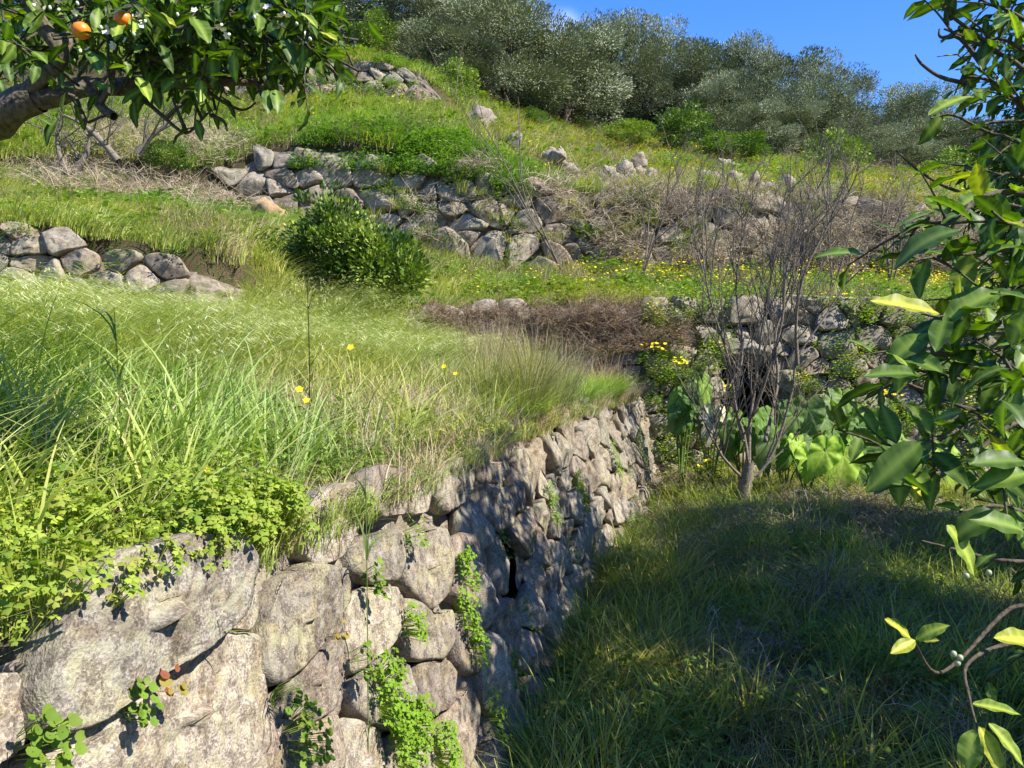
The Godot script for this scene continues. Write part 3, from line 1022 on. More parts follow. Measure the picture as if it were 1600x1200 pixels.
	for i in range(list.size() - 1, 0, -1):
		var j := rng.randi_range(0, i)
		var t = list[i]
		list[i] = list[j]
		list[j] = t
	# the rest of the crown, above and to the left of the frame
	var mb2 := MB.new()
	var more := []
	crown_shoots(more, mb2, Vector3(-1.9, 1.75, -2.1), Vector3(1.3, 0.75, 1.2), 260, 0.08, func(p): return (p.y > -p.z * 0.52 or p.x < p.z * 0.68) and p.x < -1.55)
	leaf_pick = [2, 3, 6, 0, 8, 1, 4, 7, 3, 0, 4, 2, 6, 5, 5]
	leaves_as_parts(o, list + more, 285)
	leaf_pick = [0, 1, 2, 3, 2, 3, 4, 5, 0, 1, 2, 3, 6, 7, 8]
	part("crown_twigs", mb2.mesh(), M.bark, o, Transform3D(), "stuff")
	# fruit
	for q in [[192, 30, 1.72, 0.019], [127, 48, 1.8, 0.02], [176, 40, 2.0, 0.02]]:
		var sm := SphereMesh.new()
		sm.radius = q[3]
		sm.height = q[3] * 1.9
		var fr := part("orange_fruit", sm, M.orange, o, Transform3D(Basis(), at(q[0], q[1], q[2])))
		var cap := MB.new()
		flower_head(cap, Vector3(0, q[3] * 0.94, 0), Vector3.UP, 0.006, Color(0.12, 0.2, 0.04))
		part("calyx", cap.mesh(), M.herb, fr)
	# blossom: little white stars and round buds
	var star := MB.new()
	flower_head(star, Vector3.ZERO, Vector3.UP, 0.0085, Color(0.80, 0.78, 0.62))
	var starm := star.mesh()
	var bud := SphereMesh.new()
	bud.radius = 0.0035
	bud.height = 0.010
	bud.radial_segments = 8
	bud.rings = 5
	var bm := mat(Color(0.62, 0.64, 0.44), 0.5, false)
	for q in [[215, 30], [220, 26], [226, 34], [212, 36], [120, 12], [124, 16], [60, 10], [90, 8], [70, 20], [340, 35], [390, 45], [436, 40], [470, 45], [325, 50], [280, 22], [310, 18], [165, 48], [172, 44], [180, 66], [400, 32], [445, 25], [420, 15], [355, 50], [200, 60], [130, 80], [480, 58]]:
		for k in 3:
			var p := at(q[0] + rr(-9, 9), q[1] + rr(-8, 8), rr(1.66, 1.8))
			if k == 1 and q[0] % 2 == 0: continue
			if k < 2: part("blossom", starm, M.petal, o, Transform3D(Basis(Vector3(rr(-1, 1), rr(-1, 1), 0.4).normalized(), rr(0.3, 1.8)), p))
			else: part("bud", bud, bm, o, Transform3D(Basis(Vector3(1, 0, 0.3).normalized(), rr(-1, 1)), p))

func right_citrus() -> void:
	rng.seed = 733
	var o := thing("lemon_tree", "dark glossy citrus tree reaching in along the right edge, close to the viewer", "citrus tree")
	var mb := MB.new()
	var base := Vector3(3.3, -2.05, -3.4)
	tube(mb, curve([base, Vector3(3.25, -1.3, -3.35), Vector3(3.3, -0.6, -3.3), Vector3(3.2, 0.1, -3.3)], 6), 0.12, 0.08, 12, Color.WHITE, 0.25)
	part("trunk", mb.mesh(), M.bark, o)
	mb = MB.new()
	var mains := [
		[Vector3(3.2, -0.3, -3.3), Vector3(2.6, 0.0, -2.9), Vector3(1.9, -0.05, -2.2), at(1640, 640, 1.5)],
		[Vector3(3.2, 0.0, -3.3), Vector3(2.5, 0.5, -2.7), Vector3(1.8, 0.5, -2.0), at(1660, 250, 1.6)],
		[Vector3(3.2, 0.1, -3.3), Vector3(3.5, 0.7, -3.0), Vector3(3.3, 1.4, -3.2)], [Vector3(3.2, 0.1, -3.3), Vector3(3.6, 0.9, -3.9), Vector3(4.2, 1.3, -4.3)],
		[Vector3(3.2, -0.6, -3.3), Vector3(2.5, -0.7, -2.7), Vector3(1.7, -0.6, -1.9), at(1640, 1010, 1.4)],
	]
	for m in mains: tube(mb, curve(m, 6), 0.05, 0.014, 8, Color.WHITE, 0.2)
	part("limb", mb.mesh(), M.bark, o)
	mb = MB.new()
	var shoots := [
		# [points px, py, d], leaf step, leaf size
		[[[1660, 250, 1.6], [1590, 220, 1.6], [1540, 205, 1.6], [1490, 180, 1.6], [1455, 185, 1.6]], 0.05, 0.085],
		[[[1650, 160, 1.5], [1590, 100, 1.5], [1540, 75, 1.5], [1500, 55, 1.5], [1475, 45, 1.5]], 0.05, 0.075],
		[[[1650, 60, 1.5], [1600, 30, 1.5], [1560, 10, 1.5], [1530, 5, 1.5]], 0.035, 0.09],
		[[[1650, 120, 1.5], [1600, 80, 1.5], [1560, 60, 1.5], [1510, 75, 1.5]], 0.032, 0.08],
		[[[1640, 210, 1.5], [1590, 160, 1.5], [1555, 130, 1.5], [1520, 120, 1.5], [1500, 125, 1.5]], 0.03, 0.08],
		[[[1650, 330, 1.3], [1590, 300, 1.3], [1530, 310, 1.25], [1490, 345, 1.2], [1440, 350, 1.2], [1420, 375, 1.2]], 0.034, 0.09],
		[[[1650, 400, 1.3], [1590, 390, 1.3], [1530, 395, 1.25], [1470, 400, 1.2], [1420, 410, 1.2]], 0.034, 0.09],
		[[[1650, 470, 1.2], [1590, 450, 1.2], [1530, 480, 1.15], [1480, 495, 1.1], [1440, 490, 1.1]], 0.036, 0.085],
		[[[1640, 640, 1.5], [1560, 590, 1.3], [1500, 560, 1.2], [1450, 550, 1.15], [1410, 560, 1.1]], 0.034, 0.085],
		[[[1640, 640, 1.5], [1560, 610, 1.4], [1490, 590, 1.3], [1440, 580, 1.25]], 0.034, 0.085],
		[[[1640, 640, 1.5], [1560, 640, 1.4], [1500, 670, 1.3], [1450, 690, 1.2], [1400, 710, 1.15], [1380, 730, 1.1]], 0.03, 0.085],
		[[[1640, 640, 1.5], [1570, 670, 1.4], [1510, 720, 1.3], [1460, 740, 1.2], [1410, 735, 1.15]], 0.032, 0.085],
		[[[1650, 560, 1.3], [1600, 530, 1.25], [1560, 520, 1.2], [1520, 530, 1.15]], 0.03, 0.09],
		[[[1640, 640, 1.5], [1610, 700, 1.3], [1580, 730, 1.2], [1540, 740, 1.15]], 0.036, 0.085],
		[[[1650, 820, 1.3], [1600, 800, 1.3], [1550, 790, 1.25], [1500, 800, 1.2]], 0.045, 0.08],
		[[[1650, 460, 1.4], [1600, 430, 1.4], [1570, 410, 1.4], [1540, 440, 1.4]], 0.03, 0.085],
		[[[1650, 620, 1.3], [1620, 600, 1.2], [1590, 590, 1.1], [1570, 560, 1.1]], 0.03, 0.09],
		[[[1660, 360, 1.25], [1620, 340, 1.2], [1580, 350, 1.15], [1550, 330, 1.1]], 0.028, 0.09],
		[[[1660, 300, 1.5], [1620, 290, 1.45], [1580, 270, 1.4], [1550, 285, 1.4]], 0.04, 0.08],
	]
	var list := []
	for s in shoots:
		var pp := []
		for q in s[0]: pp.append(at(q[0], q[1], q[2]))
		var pts := curve(pp, 5)
		tube(mb, pts, 0.0055, 0.0018, 5, Color(0.6, 0.65, 0.5))
		spray(list, pts, 0.05, s[1] * 0.88, s[2] * 0.78, 0.15, 0.8)
		for k in 3:
			var i := rng.randi_range(4, pts.size() - 3)
			var d := Vector3(rr(-1, 0.2), rr(-0.6, 0.8), rr(-0.6, 0.6)).normalized()
			var sp := curve([pts[i], pts[i] + d * 0.05, pts[i] + d * 0.11 + Vector3.DOWN * 0.01], 3)
			tube(mb, sp, 0.0028, 0.0012, 4, Color(0.55, 0.65, 0.4))
			spray(list, sp, 0.2, s[1] * 1.1, s[2] * 0.8, 0.15, 0.8)
	# bare hooked twigs against the sky and the long thin ones lower down
	for s in [[[1540, 110, 1.5], [1500, 60, 1.5], [1470, 58, 1.5], [1468, 45, 1.5]], [[1560, 80, 1.5], [1520, 50, 1.5], [1480, 20, 1.5], [1470, 5, 1.5]], [[1510, 130, 1.5], [1470, 120, 1.5], [1440, 100, 1.5], [1430, 85, 1.5]], [[1640, 1000, 1.35], [1560, 1010, 1.35], [1510, 1040, 1.3], [1515, 1090, 1.25], [1525, 1130, 1.2]], [[1640, 960, 1.3], [1580, 950, 1.3], [1500, 1030, 1.25], [1460, 1050, 1.2], [1430, 1005, 1.15]], [[1640, 880, 1.4], [1560, 875, 1.4], [1500, 860, 1.4], [1440, 845, 1.4]], [[1640, 640, 1.5], [1520, 640, 1.45], [1420, 600, 1.4], [1350, 580, 1.4]], [[1640, 830, 1.4], [1590, 815, 1.35], [1560, 810, 1.3], [1500, 805, 1.3]], [[1620, 330, 1.6], [1500, 300, 1.6], [1440, 270, 1.6], [1400, 235, 1.6]], [[1640, 190, 1.6], [1560, 190, 1.6], [1500, 205, 1.6]]]:
		var pp := []
		for q in s: pp.append(at(q[0], q[1], q[2]))
		tube(mb, curve(pp, 5), 0.005, 0.0016, 5, Color(0.55, 0.55, 0.45))
	part("twigs", mb.mesh(), M.bark, o, Transform3D(), "stuff")
	for q in [[1468, 490, 1362, 464, 9, 1.0], [1425, 1000, 1385, 965, 8, 1.12], [1430, 1000, 1392, 1020, 9, 1.1], [1432, 1000, 1478, 968, 7, 1.1], [1440, 1000, 1468, 1000, 8, 1.15], [1480, 820, 1548, 900, 7, 1.1], [1520, 1100, 1600, 1112, 6, 0.9], [1520, 1140, 1512, 1210, 7, 0.85], [1530, 1135, 1570, 1215, 9, 0.85], [1545, 1130, 1610, 1200, 6, 0.85], [1640, 1010, 1555, 992, 8, 0.95], [1440, 585, 1352, 575, 0, 1.05], [1440, 690, 1352, 765, 0, 1.05], [1425, 760, 1370, 740, 4, 1.1], [1560, 800, 1475, 828, 4, 1.1], [1600, 720, 1520, 715, 0, 1.0], [1610, 740, 1530, 745, 2, 1.0], [1500, 360, 1392, 370, 4, 1.1], [1560, 455, 1470, 490, 3, 1.1], [1470, 145, 1448, 144, 6, 1.5], [1520, 150, 1450, 160, 7, 1.3], [1590, 60, 1580, 10, 6, 1.2], [1600, 390, 1545, 370, 1, 1.1], [1580, 540, 1600, 480, 7, 1.1], [1600, 830, 1530, 795, 2, 1.0], [1450, 520, 1385, 555, 2, 1.1]]:
		part("leaf", citrus_leaves[q[4]], M.citrus, o, facing(at(q[0], q[1], q[5]), at(q[2], q[3], q[5] - 0.02), Vector3(rr(-0.3, 0.3), 1.0, rr(0.3, 0.9)), rr(1.0, 1.3)))
	var bud := SphereMesh.new()
	bud.radius = 0.005
	bud.height = 0.011
	bud.radial_segments = 10
	bud.rings = 6
	var bm := mat(Color(0.30, 0.33, 0.17), 0.5, false)
	for q in [[1490, 1022, 1.2], [1500, 1028, 1.2], [1496, 1036, 1.2], [1510, 900, 1.3], [1545, 895, 1.3], [1516, 560, 1.2], [1522, 572, 1.2]]:
		part("bud", bud, bm, o, Transform3D(Basis(), at(q[0], q[1], q[2])))
	for i in range(list.size() - 1, 0, -1):
		var j := rng.randi_range(0, i)
		var t = list[i]
		list[i] = list[j]
		list[j] = t
	var mb2 := MB.new()
	var more := []
	var keep := func(p): return p.x > -p.z * 0.70 + 0.05
	crown_shoots(more, mb2, Vector3(3.6, 0.8, -3.6), Vector3(1.75, 1.55, 1.75), 800, 0.09, keep)
	crown_shoots(more, mb2, Vector3(3.1, 2.0, -3.5), Vector3(0.9, 0.9, 0.9), 300, 0.09, func(p): return p.x > -p.z * 0.68)
	crown_shoots(more, mb2, Vector3(2.9, -0.5, -2.7), Vector3(1.3, 0.9, 1.2), 260, 0.09, keep)
	leaves_as_parts(o, list + more, 270)
	part("crown_twigs", mb2.mesh(), M.bark, o, Transform3D(), "stuff")

func orchard_tree(label: String, p: Vector3, rad: Vector3, h: float, seed_: int) -> void:
	rng.seed = seed_
	var o := thing("citrus_tree", label, "citrus tree", Vector3.ZERO, "citrus trees along the lower terrace")
	var mb := MB.new()
	tube(mb, curve([p + Vector3.DOWN * 0.05, p + Vector3(0.05, h * 0.4, 0.0), p + Vector3(0, h * 0.8, 0.05)], 5), 0.12, 0.07, 10, Color.WHITE, 0.2)
	for k in 6:
		var a := TAU * k / 6.0
		tube(mb, curve([p + Vector3(0, h * 0.6, 0), p + Vector3(cos(a) * rad.x * 0.4, h * 0.85, sin(a) * rad.z * 0.4), p + Vector3(cos(a) * rad.x * 0.75, h * 1.1, sin(a) * rad.z * 0.75)], 4), 0.05, 0.015, 7, Color.WHITE, 0.2)
	part("trunk", mb.mesh(), M.bark, o)
	var mb2 := MB.new()
	var more := []
	crown_shoots(more, mb2, p + Vector3(0, h, 0), rad, 750, 0.10, func(q): return q.x > -q.z * 0.63)
	leaves_as_parts(o, more, 0)
	part("crown_twigs", mb2.mesh(), M.bark, o, Transform3D(), "stuff")

# crown of leaf clusters: lobes of small leaves through a volume
func crown_mesh(seed_: int, lobes: int, per: int, rad: Vector3, lobe: float, leaf: float, slim: float, cols: Array, upright := 0.4) -> ArrayMesh:
	rng.seed = seed_
	var mb := MB.new()
	for i in lobes:
		var dir := Vector3(rr(-1, 1), rr(-0.95, 1), rr(-1, 1)).normalized()
		var c := dir * rad * (0.35 + 0.62 * sqrt(rng.randf()))
		var lr := lobe * rr(0.6, 1.25)
		var lc: Color = cols[rng.randi() % cols.size()]
		for k in per:
			var e := Vector3(rr(-1, 1), rr(-1, 1), rr(-1, 1))
			if e.length() > 1.0: e = e.normalized() * rr(0.8, 1.15)
			var p := c + e * lr * Vector3(1.0, 0.85, 1.0)
			var d := (e + dir * 0.6 + Vector3(rr(-0.6, 0.6), rr(-0.3, 0.3) + upright, rr(-0.6, 0.6))).normalized()
			var s := d.cross(Vector3(rr(-1, 1), rr(-1, 1), rr(-1, 1))).normalized()
			var nn := s.cross(d)
			var ln := leaf * rr(0.6, 1.3)
			var col := tint(lc, 0.3)
			var q := mb.vert(p, nn, col)
			mb.vert(p + d * ln * 0.5 + s * ln * slim, nn, col)
			mb.vert(p + d * ln, nn, col)
			mb.vert(p + d * ln * 0.5 - s * ln * slim, nn, col)
			mb.quad(q, q + 1, q + 2, q + 3)
	return mb.mesh()

func olives() -> void:
	var greys := [Color(0.19, 0.215, 0.12), Color(0.27, 0.30, 0.18), Color(0.12, 0.14, 0.07), Color(0.34, 0.37, 0.245), Color(0.16, 0.19, 0.09), Color(0.23, 0.25, 0.14)]
	var crowns := []
	for k in 4: crowns.append(crown_mesh(900 + k, 58, 780, Vector3(1.0, 1.0, 1.0), 0.25, 0.042, 0.17, greys, 0.5))
	var trunks := []
	for k in 3:
		rng.seed = 950 + k
		var mb := MB.new()
		grow(mb, Vector3(0, -0.2, 0), Vector3.UP, 1.2, 0.13, 3, 0.05, 0.16, Color(0.8, 0.8, 0.8), [], 3)
		trunks.append(mb.mesh())
	# px of the crown's middle, px width, py of its top, depth, how low the skirt hangs (share of crown height), words
	var spots := [
		[650, 230, -70, 27.5, "tall grey olive tree behind the two bright bushes near the upper wall"],
		[545, 190, -90, 29.0, "olive tree behind the end of the orange tree's leaves"],
		[790, 215, -8, 26.5, "broad olive tree with dense drooping crown above the stony slope"],
		[880, 190, 15, 28.5, "olive tree right of the broad drooping one, reaching the white cloud's side"],
		[725, 190, -40, 31.0, "tall olive tree behind the broad drooping one"],
		[945, 150, 40, 31.0, "olive tree in the dip of the ridge line, behind the grassy gap"],
		[1010, 150, 36, 31.0, "olive tree with pointed top, first on the right of the grassy gap"],
		[1080, 150, 55, 31.5, "olive tree standing behind the first round green bush on the slope"],
		[1150, 150, 75, 31.0, "olive tree midway along the sloping crest of grey crowns"],
		[1215, 160, 82, 30.5, "olive tree with the broad pale top on the crest"],
		[1285, 150, 108, 30.0, "olive tree behind the yellow green bush, crown sloping to the right"],
		[1345, 130, 150, 31.0, "lowest olive tree at the notch of blue sky"],
		[1440, 150, 140, 31.0, "darker olive tree right of the notch of blue sky"],
		[1530, 170, 190, 30.0, "olive tree seen through the citrus leaves on the right"],
		[1640, 200, 170, 30.0, "olive tree behind the citrus twigs at the right edge"],
		[440, 220, -60, 30.0, "olive tree behind the orange tree's crown"],
		[310, 230, -70, 30.5, "olive tree behind the orange fruit and leaves"],
		[170, 240, -60, 30.0, "olive tree behind the fork of the orange tree"],
		[20, 260, -60, 30.0, "olive tree behind the trunk of the orange tree"],
		[1180, 130, 150, 27.5, "small dark olive tree low on the slope under the crest"],
		[1390, 120, 205, 28.0, "short olive tree left of the last round bush"],
		[1240, 120, 165, 28.5, "small olive tree just left of the yellow green bush"],
		[700, 150, 40, 25.5, "small olive tree overhanging the round bright bush"],
		[1050, 140, 95, 34.0, "olive tree farther back between two crest trees"],
		[1400, 150, 170, 36.0, "pale olive tree farthest back at the notch of sky"],
		[1120, 120, 120, 29.0, "olive tree in shade at the foot of the crest"],
		[840, 150, 70, 33.0, "olive tree in the second row behind the broad drooping one"],
		[780, 140, 90, 36.0, "olive tree in the second row, low behind the stony slope"],
		[905, 150, 100, 36.0, "olive tree in the second row behind the grassy gap's left side"],
		[985, 150, 110, 37.0, "olive tree in the second row behind the grassy gap's right side"],
		[650, 150, 60, 36.0, "olive tree in the second row behind the two bright bushes"],
		[1190, 150, 150, 36.0, "olive tree in the second row behind the middle of the crest"],
		[1290, 150, 190, 36.0, "olive tree in the second row behind the yellow green bush"],
		[1500, 170, 210, 36.0, "olive tree in the second row behind the citrus leaves"],
	]
	var n := 0
	for s in spots:
		n += 1
		rng.seed = 970 + n
		var top := at(s[0], s[2], s[3])
		var foot := ground(top.x, s[3])
		var w: float = s[1] / FOCAL * s[3] * 0.6
		var h := (top.y - foot)
		var o := thing("olive_tree", s[4], "olive tree", Vector3(top.x, foot, -s[3]), "olive trees along the crest")
		var tr := part("trunk", trunks[n % 3], M.bark, o, Transform3D(Basis(Vector3.UP, rr(0, TAU)).scaled(Vector3.ONE * h * 0.28), Vector3.ZERO))
		var ch := h * 0.54
		part("crown", crowns[n % 4], M.olive, o, Transform3D(Basis(Vector3.UP, rr(0, TAU)).scaled_local(Vector3(w, ch, w)), Vector3(0, h * 0.48, 0)))

func bushes() -> void:
	var green := [Color(0.10, 0.17, 0.03), Color(0.145, 0.22, 0.036), Color(0.2, 0.28, 0.045), Color(0.08, 0.135, 0.026)]
	var lime := [Color(0.25, 0.33, 0.05), Color(0.32, 0.38, 0.065), Color(0.17, 0.25, 0.04)]
	var c1 := crown_mesh(1201, 40, 70, Vector3(1, 1, 1), 0.3, 0.10, 0.24, green, 0.5)
	var c2 := crown_mesh(1202, 34, 170, Vector3(1, 1, 1), 0.3, 0.10, 0.26, lime, 0.4)
	var c3 := crown_mesh(1203, 34, 170, Vector3(1, 1, 1), 0.3, 0.10, 0.26, green, 0.4)
	rng.seed = 1210
	var smb := MB.new()
	for k in 5: grow(smb, Vector3(rr(-0.1, 0.1), -0.1, rr(-0.1, 0.1)), Vector3(rr(-0.4, 0.4), 1, rr(-0.4, 0.4)).normalized(), 0.7, 0.03, 2, 0.05, 0.15, Color(0.7, 0.7, 0.6))
	var stems := smb.mesh()
	# px, py of middle, half width px, half height px, depth, crown, words
	var list := [
		[715, 128, 36, 36, 23.5, c2, "round yellow green bush right of the uppermost wall"],
		[588, 52, 42, 38, 25.0, c2, "round bright green bush above the uppermost wall"],
		[1068, 205, 50, 42, 24.0, c3, "round green bush on the slope under the crest, with thin stems showing"],
		[1305, 248, 55, 48, 25.5, c2, "yellow green bush in front of the olive trees, middle of the right slope"],
		[1490, 268, 48, 40, 25.5, c2, "last yellow green bush, half behind the citrus leaves"],
		[1145, 232, 60, 24, 22.8, c3, "low spreading green shrub beside the grey boulder"],
		[985, 205, 40, 18, 23.0, c2, "low lime green mound on the slope left of the round green bush"],
		[835, 185, 22, 16, 24.0, c3, "small dark shrub under the broad olive tree"],
		[265, 245, 40, 26, 14.6, c3, "dark green shrub at the left end of the middle terrace wall"],
	]
	for q in list:
		rng.seed = int(q[0])
		var c := at(q[0], q[1], q[4])
		var w: float = q[2] / FOCAL * q[4] * 0.86
		var h: float = q[3] / FOCAL * q[4] * 0.9
		var foot := ground(c.x, q[4])
		var o := thing("round_bush", q[6], "bush", Vector3(c.x, foot, c.z), "round bushes on the slope")
		var tt := maxf(0.3, c.y - foot)
		part("stems", stems, M.bark, o, Transform3D(Basis(Vector3.UP, rr(0, TAU)).scaled(Vector3(w, tt, w) * 0.8), Vector3.ZERO))
		part("crown", q[5], M.bush, o, Transform3D(Basis(Vector3.UP, rr(0, TAU)).scaled_local(Vector3(w, h, w)), Vector3(0, c.y - foot, 0)))
	# the young orange tree on the grass
	rng.seed = 1300
	var c := at(545, 395, 11.0)
	var o := thing("citrus_bush", "young dense citrus bush standing in the grass before the middle terrace wall", "citrus bush")
	var mb := MB.new()
	for k in 5: grow(mb, Vector3(c.x + rr(-0.15, 0.15), ground(c.x, 11.0) - 0.05, c.z + rr(-0.15, 0.15)), Vector3(rr(-0.5, 0.5), 1, rr(-0.5, 0.5)).normalized(), 0.75, 0.025, 2, 0.05, 0.15, Color.WHITE)
	part("stems", mb.mesh(), M.bark, o)
	var dense := [Color(0.11, 0.18, 0.03), Color(0.19, 0.26, 0.04), Color(0.07, 0.125, 0.024), Color(0.28, 0.35, 0.06)]
	mb = MB.new()
	part("crown", crown_mesh(1301, 44, 150, Vector3(0.56, 0.66, 0.56), 0.2, 0.075, 0.25, dense, 0.45), M.bush, o, Transform3D(Basis(), at(528, 382, 11.0)))
	part("crown", crown_mesh(1302, 34, 150, Vector3(0.62, 0.46, 0.6), 0.22, 0.085, 0.25, dense, 0.45), M.bush, o, Transform3D(Basis(), at(590, 412, 10.9)))
	part("crown", crown_mesh(1303, 14, 80, Vector3(0.25, 0.22, 0.3), 0.2, 0.085, 0.25, dense, 0.6), M.bush, o, Transform3D(Basis(), at(635, 430, 10.8)))
	part("crown", crown_mesh(1304, 12, 60, Vector3(0.3, 0.5, 0.3), 0.16, 0.085, 0.22, dense, 0.9), M.bush, o, Transform3D(Basis(), at(500, 345, 10.9)))

func boulders() -> void:
	var list := [
		[425, 338, 38, 24, 14.8, "ochre", "smooth ochre boulder at the left foot of the middle terrace wall"],
		[935, 211, 24, 12, 22.0, "", "dark flat boulder in the grass under the grassy gap"],
		[1132, 250, 26, 14, 21.5, "", "grey boulder at the foot of the low spreading shrub"],
		[890, 172, 12, 8, 25.5, "", "small pale stone under the olive trees, left of the grassy gap"],
		[980, 175, 16, 9, 25.5, "", "pale boulder in the grassy gap of the crest"],
		[752, 190, 32, 20, 20.0, "", "pinkish sloping rock left of the leaning bare saplings"],
		[802, 215, 16, 20, 18.5, "", "upright grey rock behind the leaning bare saplings"],
		[880, 203, 10, 8, 21.5, "", "little grey stone left of the dark flat boulder"],
		[1188, 240, 14, 12, 22.5, "", "small brown rock right of the grey boulder"],
		[1460, 788, 18, 12, 10.6, "", "pale stone lying at the foot of the taro plants"],
		[665, 465, 20, 10, 11.6, "", "half buried grey stone right of the young citrus bush"],
	]
	var n := 0
	for q in list:
		n += 1
		var c := at(q[0], q[1], q[4])
		var s: float = q[4] / FOCAL
		c.y = minf(c.y, ground(c.x, q[4]) + q[3] * s * 0.6)
		var o := part("boulder", rock(Vector3(q[2] * s, q[3] * s, q[2] * s * 0.8), 60 + n, 1.0, 18), M.ochre_rock if q[5] else rock_mats[[4, 2, 0, 1, 3][n % 5]], self, Transform3D(Basis(Vector3.UP, n * 1.3), c))
		tag(o, q[6], "boulder", "boulders on the hillside")
	# broken bits of terrace wall on the right slope
	var bits := [
		[868, 252, 26, 22, 18.2, 9, "broken stub of pale cracked stones in the green slope"],
		[985, 268, 34, 20, 18.4, 10, "broken row of pale tan stones above the brambles"],
		[1212, 292, 40, 14, 18.6, 8, "scattered pale stones at the top of the bramble bank"],
		[1130, 283, 26, 10, 18.8, 6, "few buff stones between the bramble bank and the low spreading shrub"],
	]
	for q in bits:
		rng.seed = int(q[0]) + 5
		var c := at(q[0], q[1], q[4])
		var o := thing("wall_remnant", q[6], "stone pile", Vector3(c.x, ground(c.x, q[4]), c.z), "remnants of terrace walls")
		var s: float = q[4] / FOCAL
		var base: Vector3 = o.position
		for k in q[5]:
			var p := Vector3(rr(-1, 1) * q[2] * s, 0.0, rr(-0.2, 0.3))
			p.y = rr(-0.8, 0.9) * q[3] * s + c.y - base.y
			var rd := Vector3(rr(0.14, 0.26), rr(0.12, 0.22), rr(0.14, 0.26))
			part("stone", rock(rd, int(q[0]) + k, 1.0, 9), rock_mats[[5, 1, 5, 3][k % 4]], o, Transform3D(Basis(Vector3(0.3, 1, 0.2).normalized(), rr(0, TAU)), p))

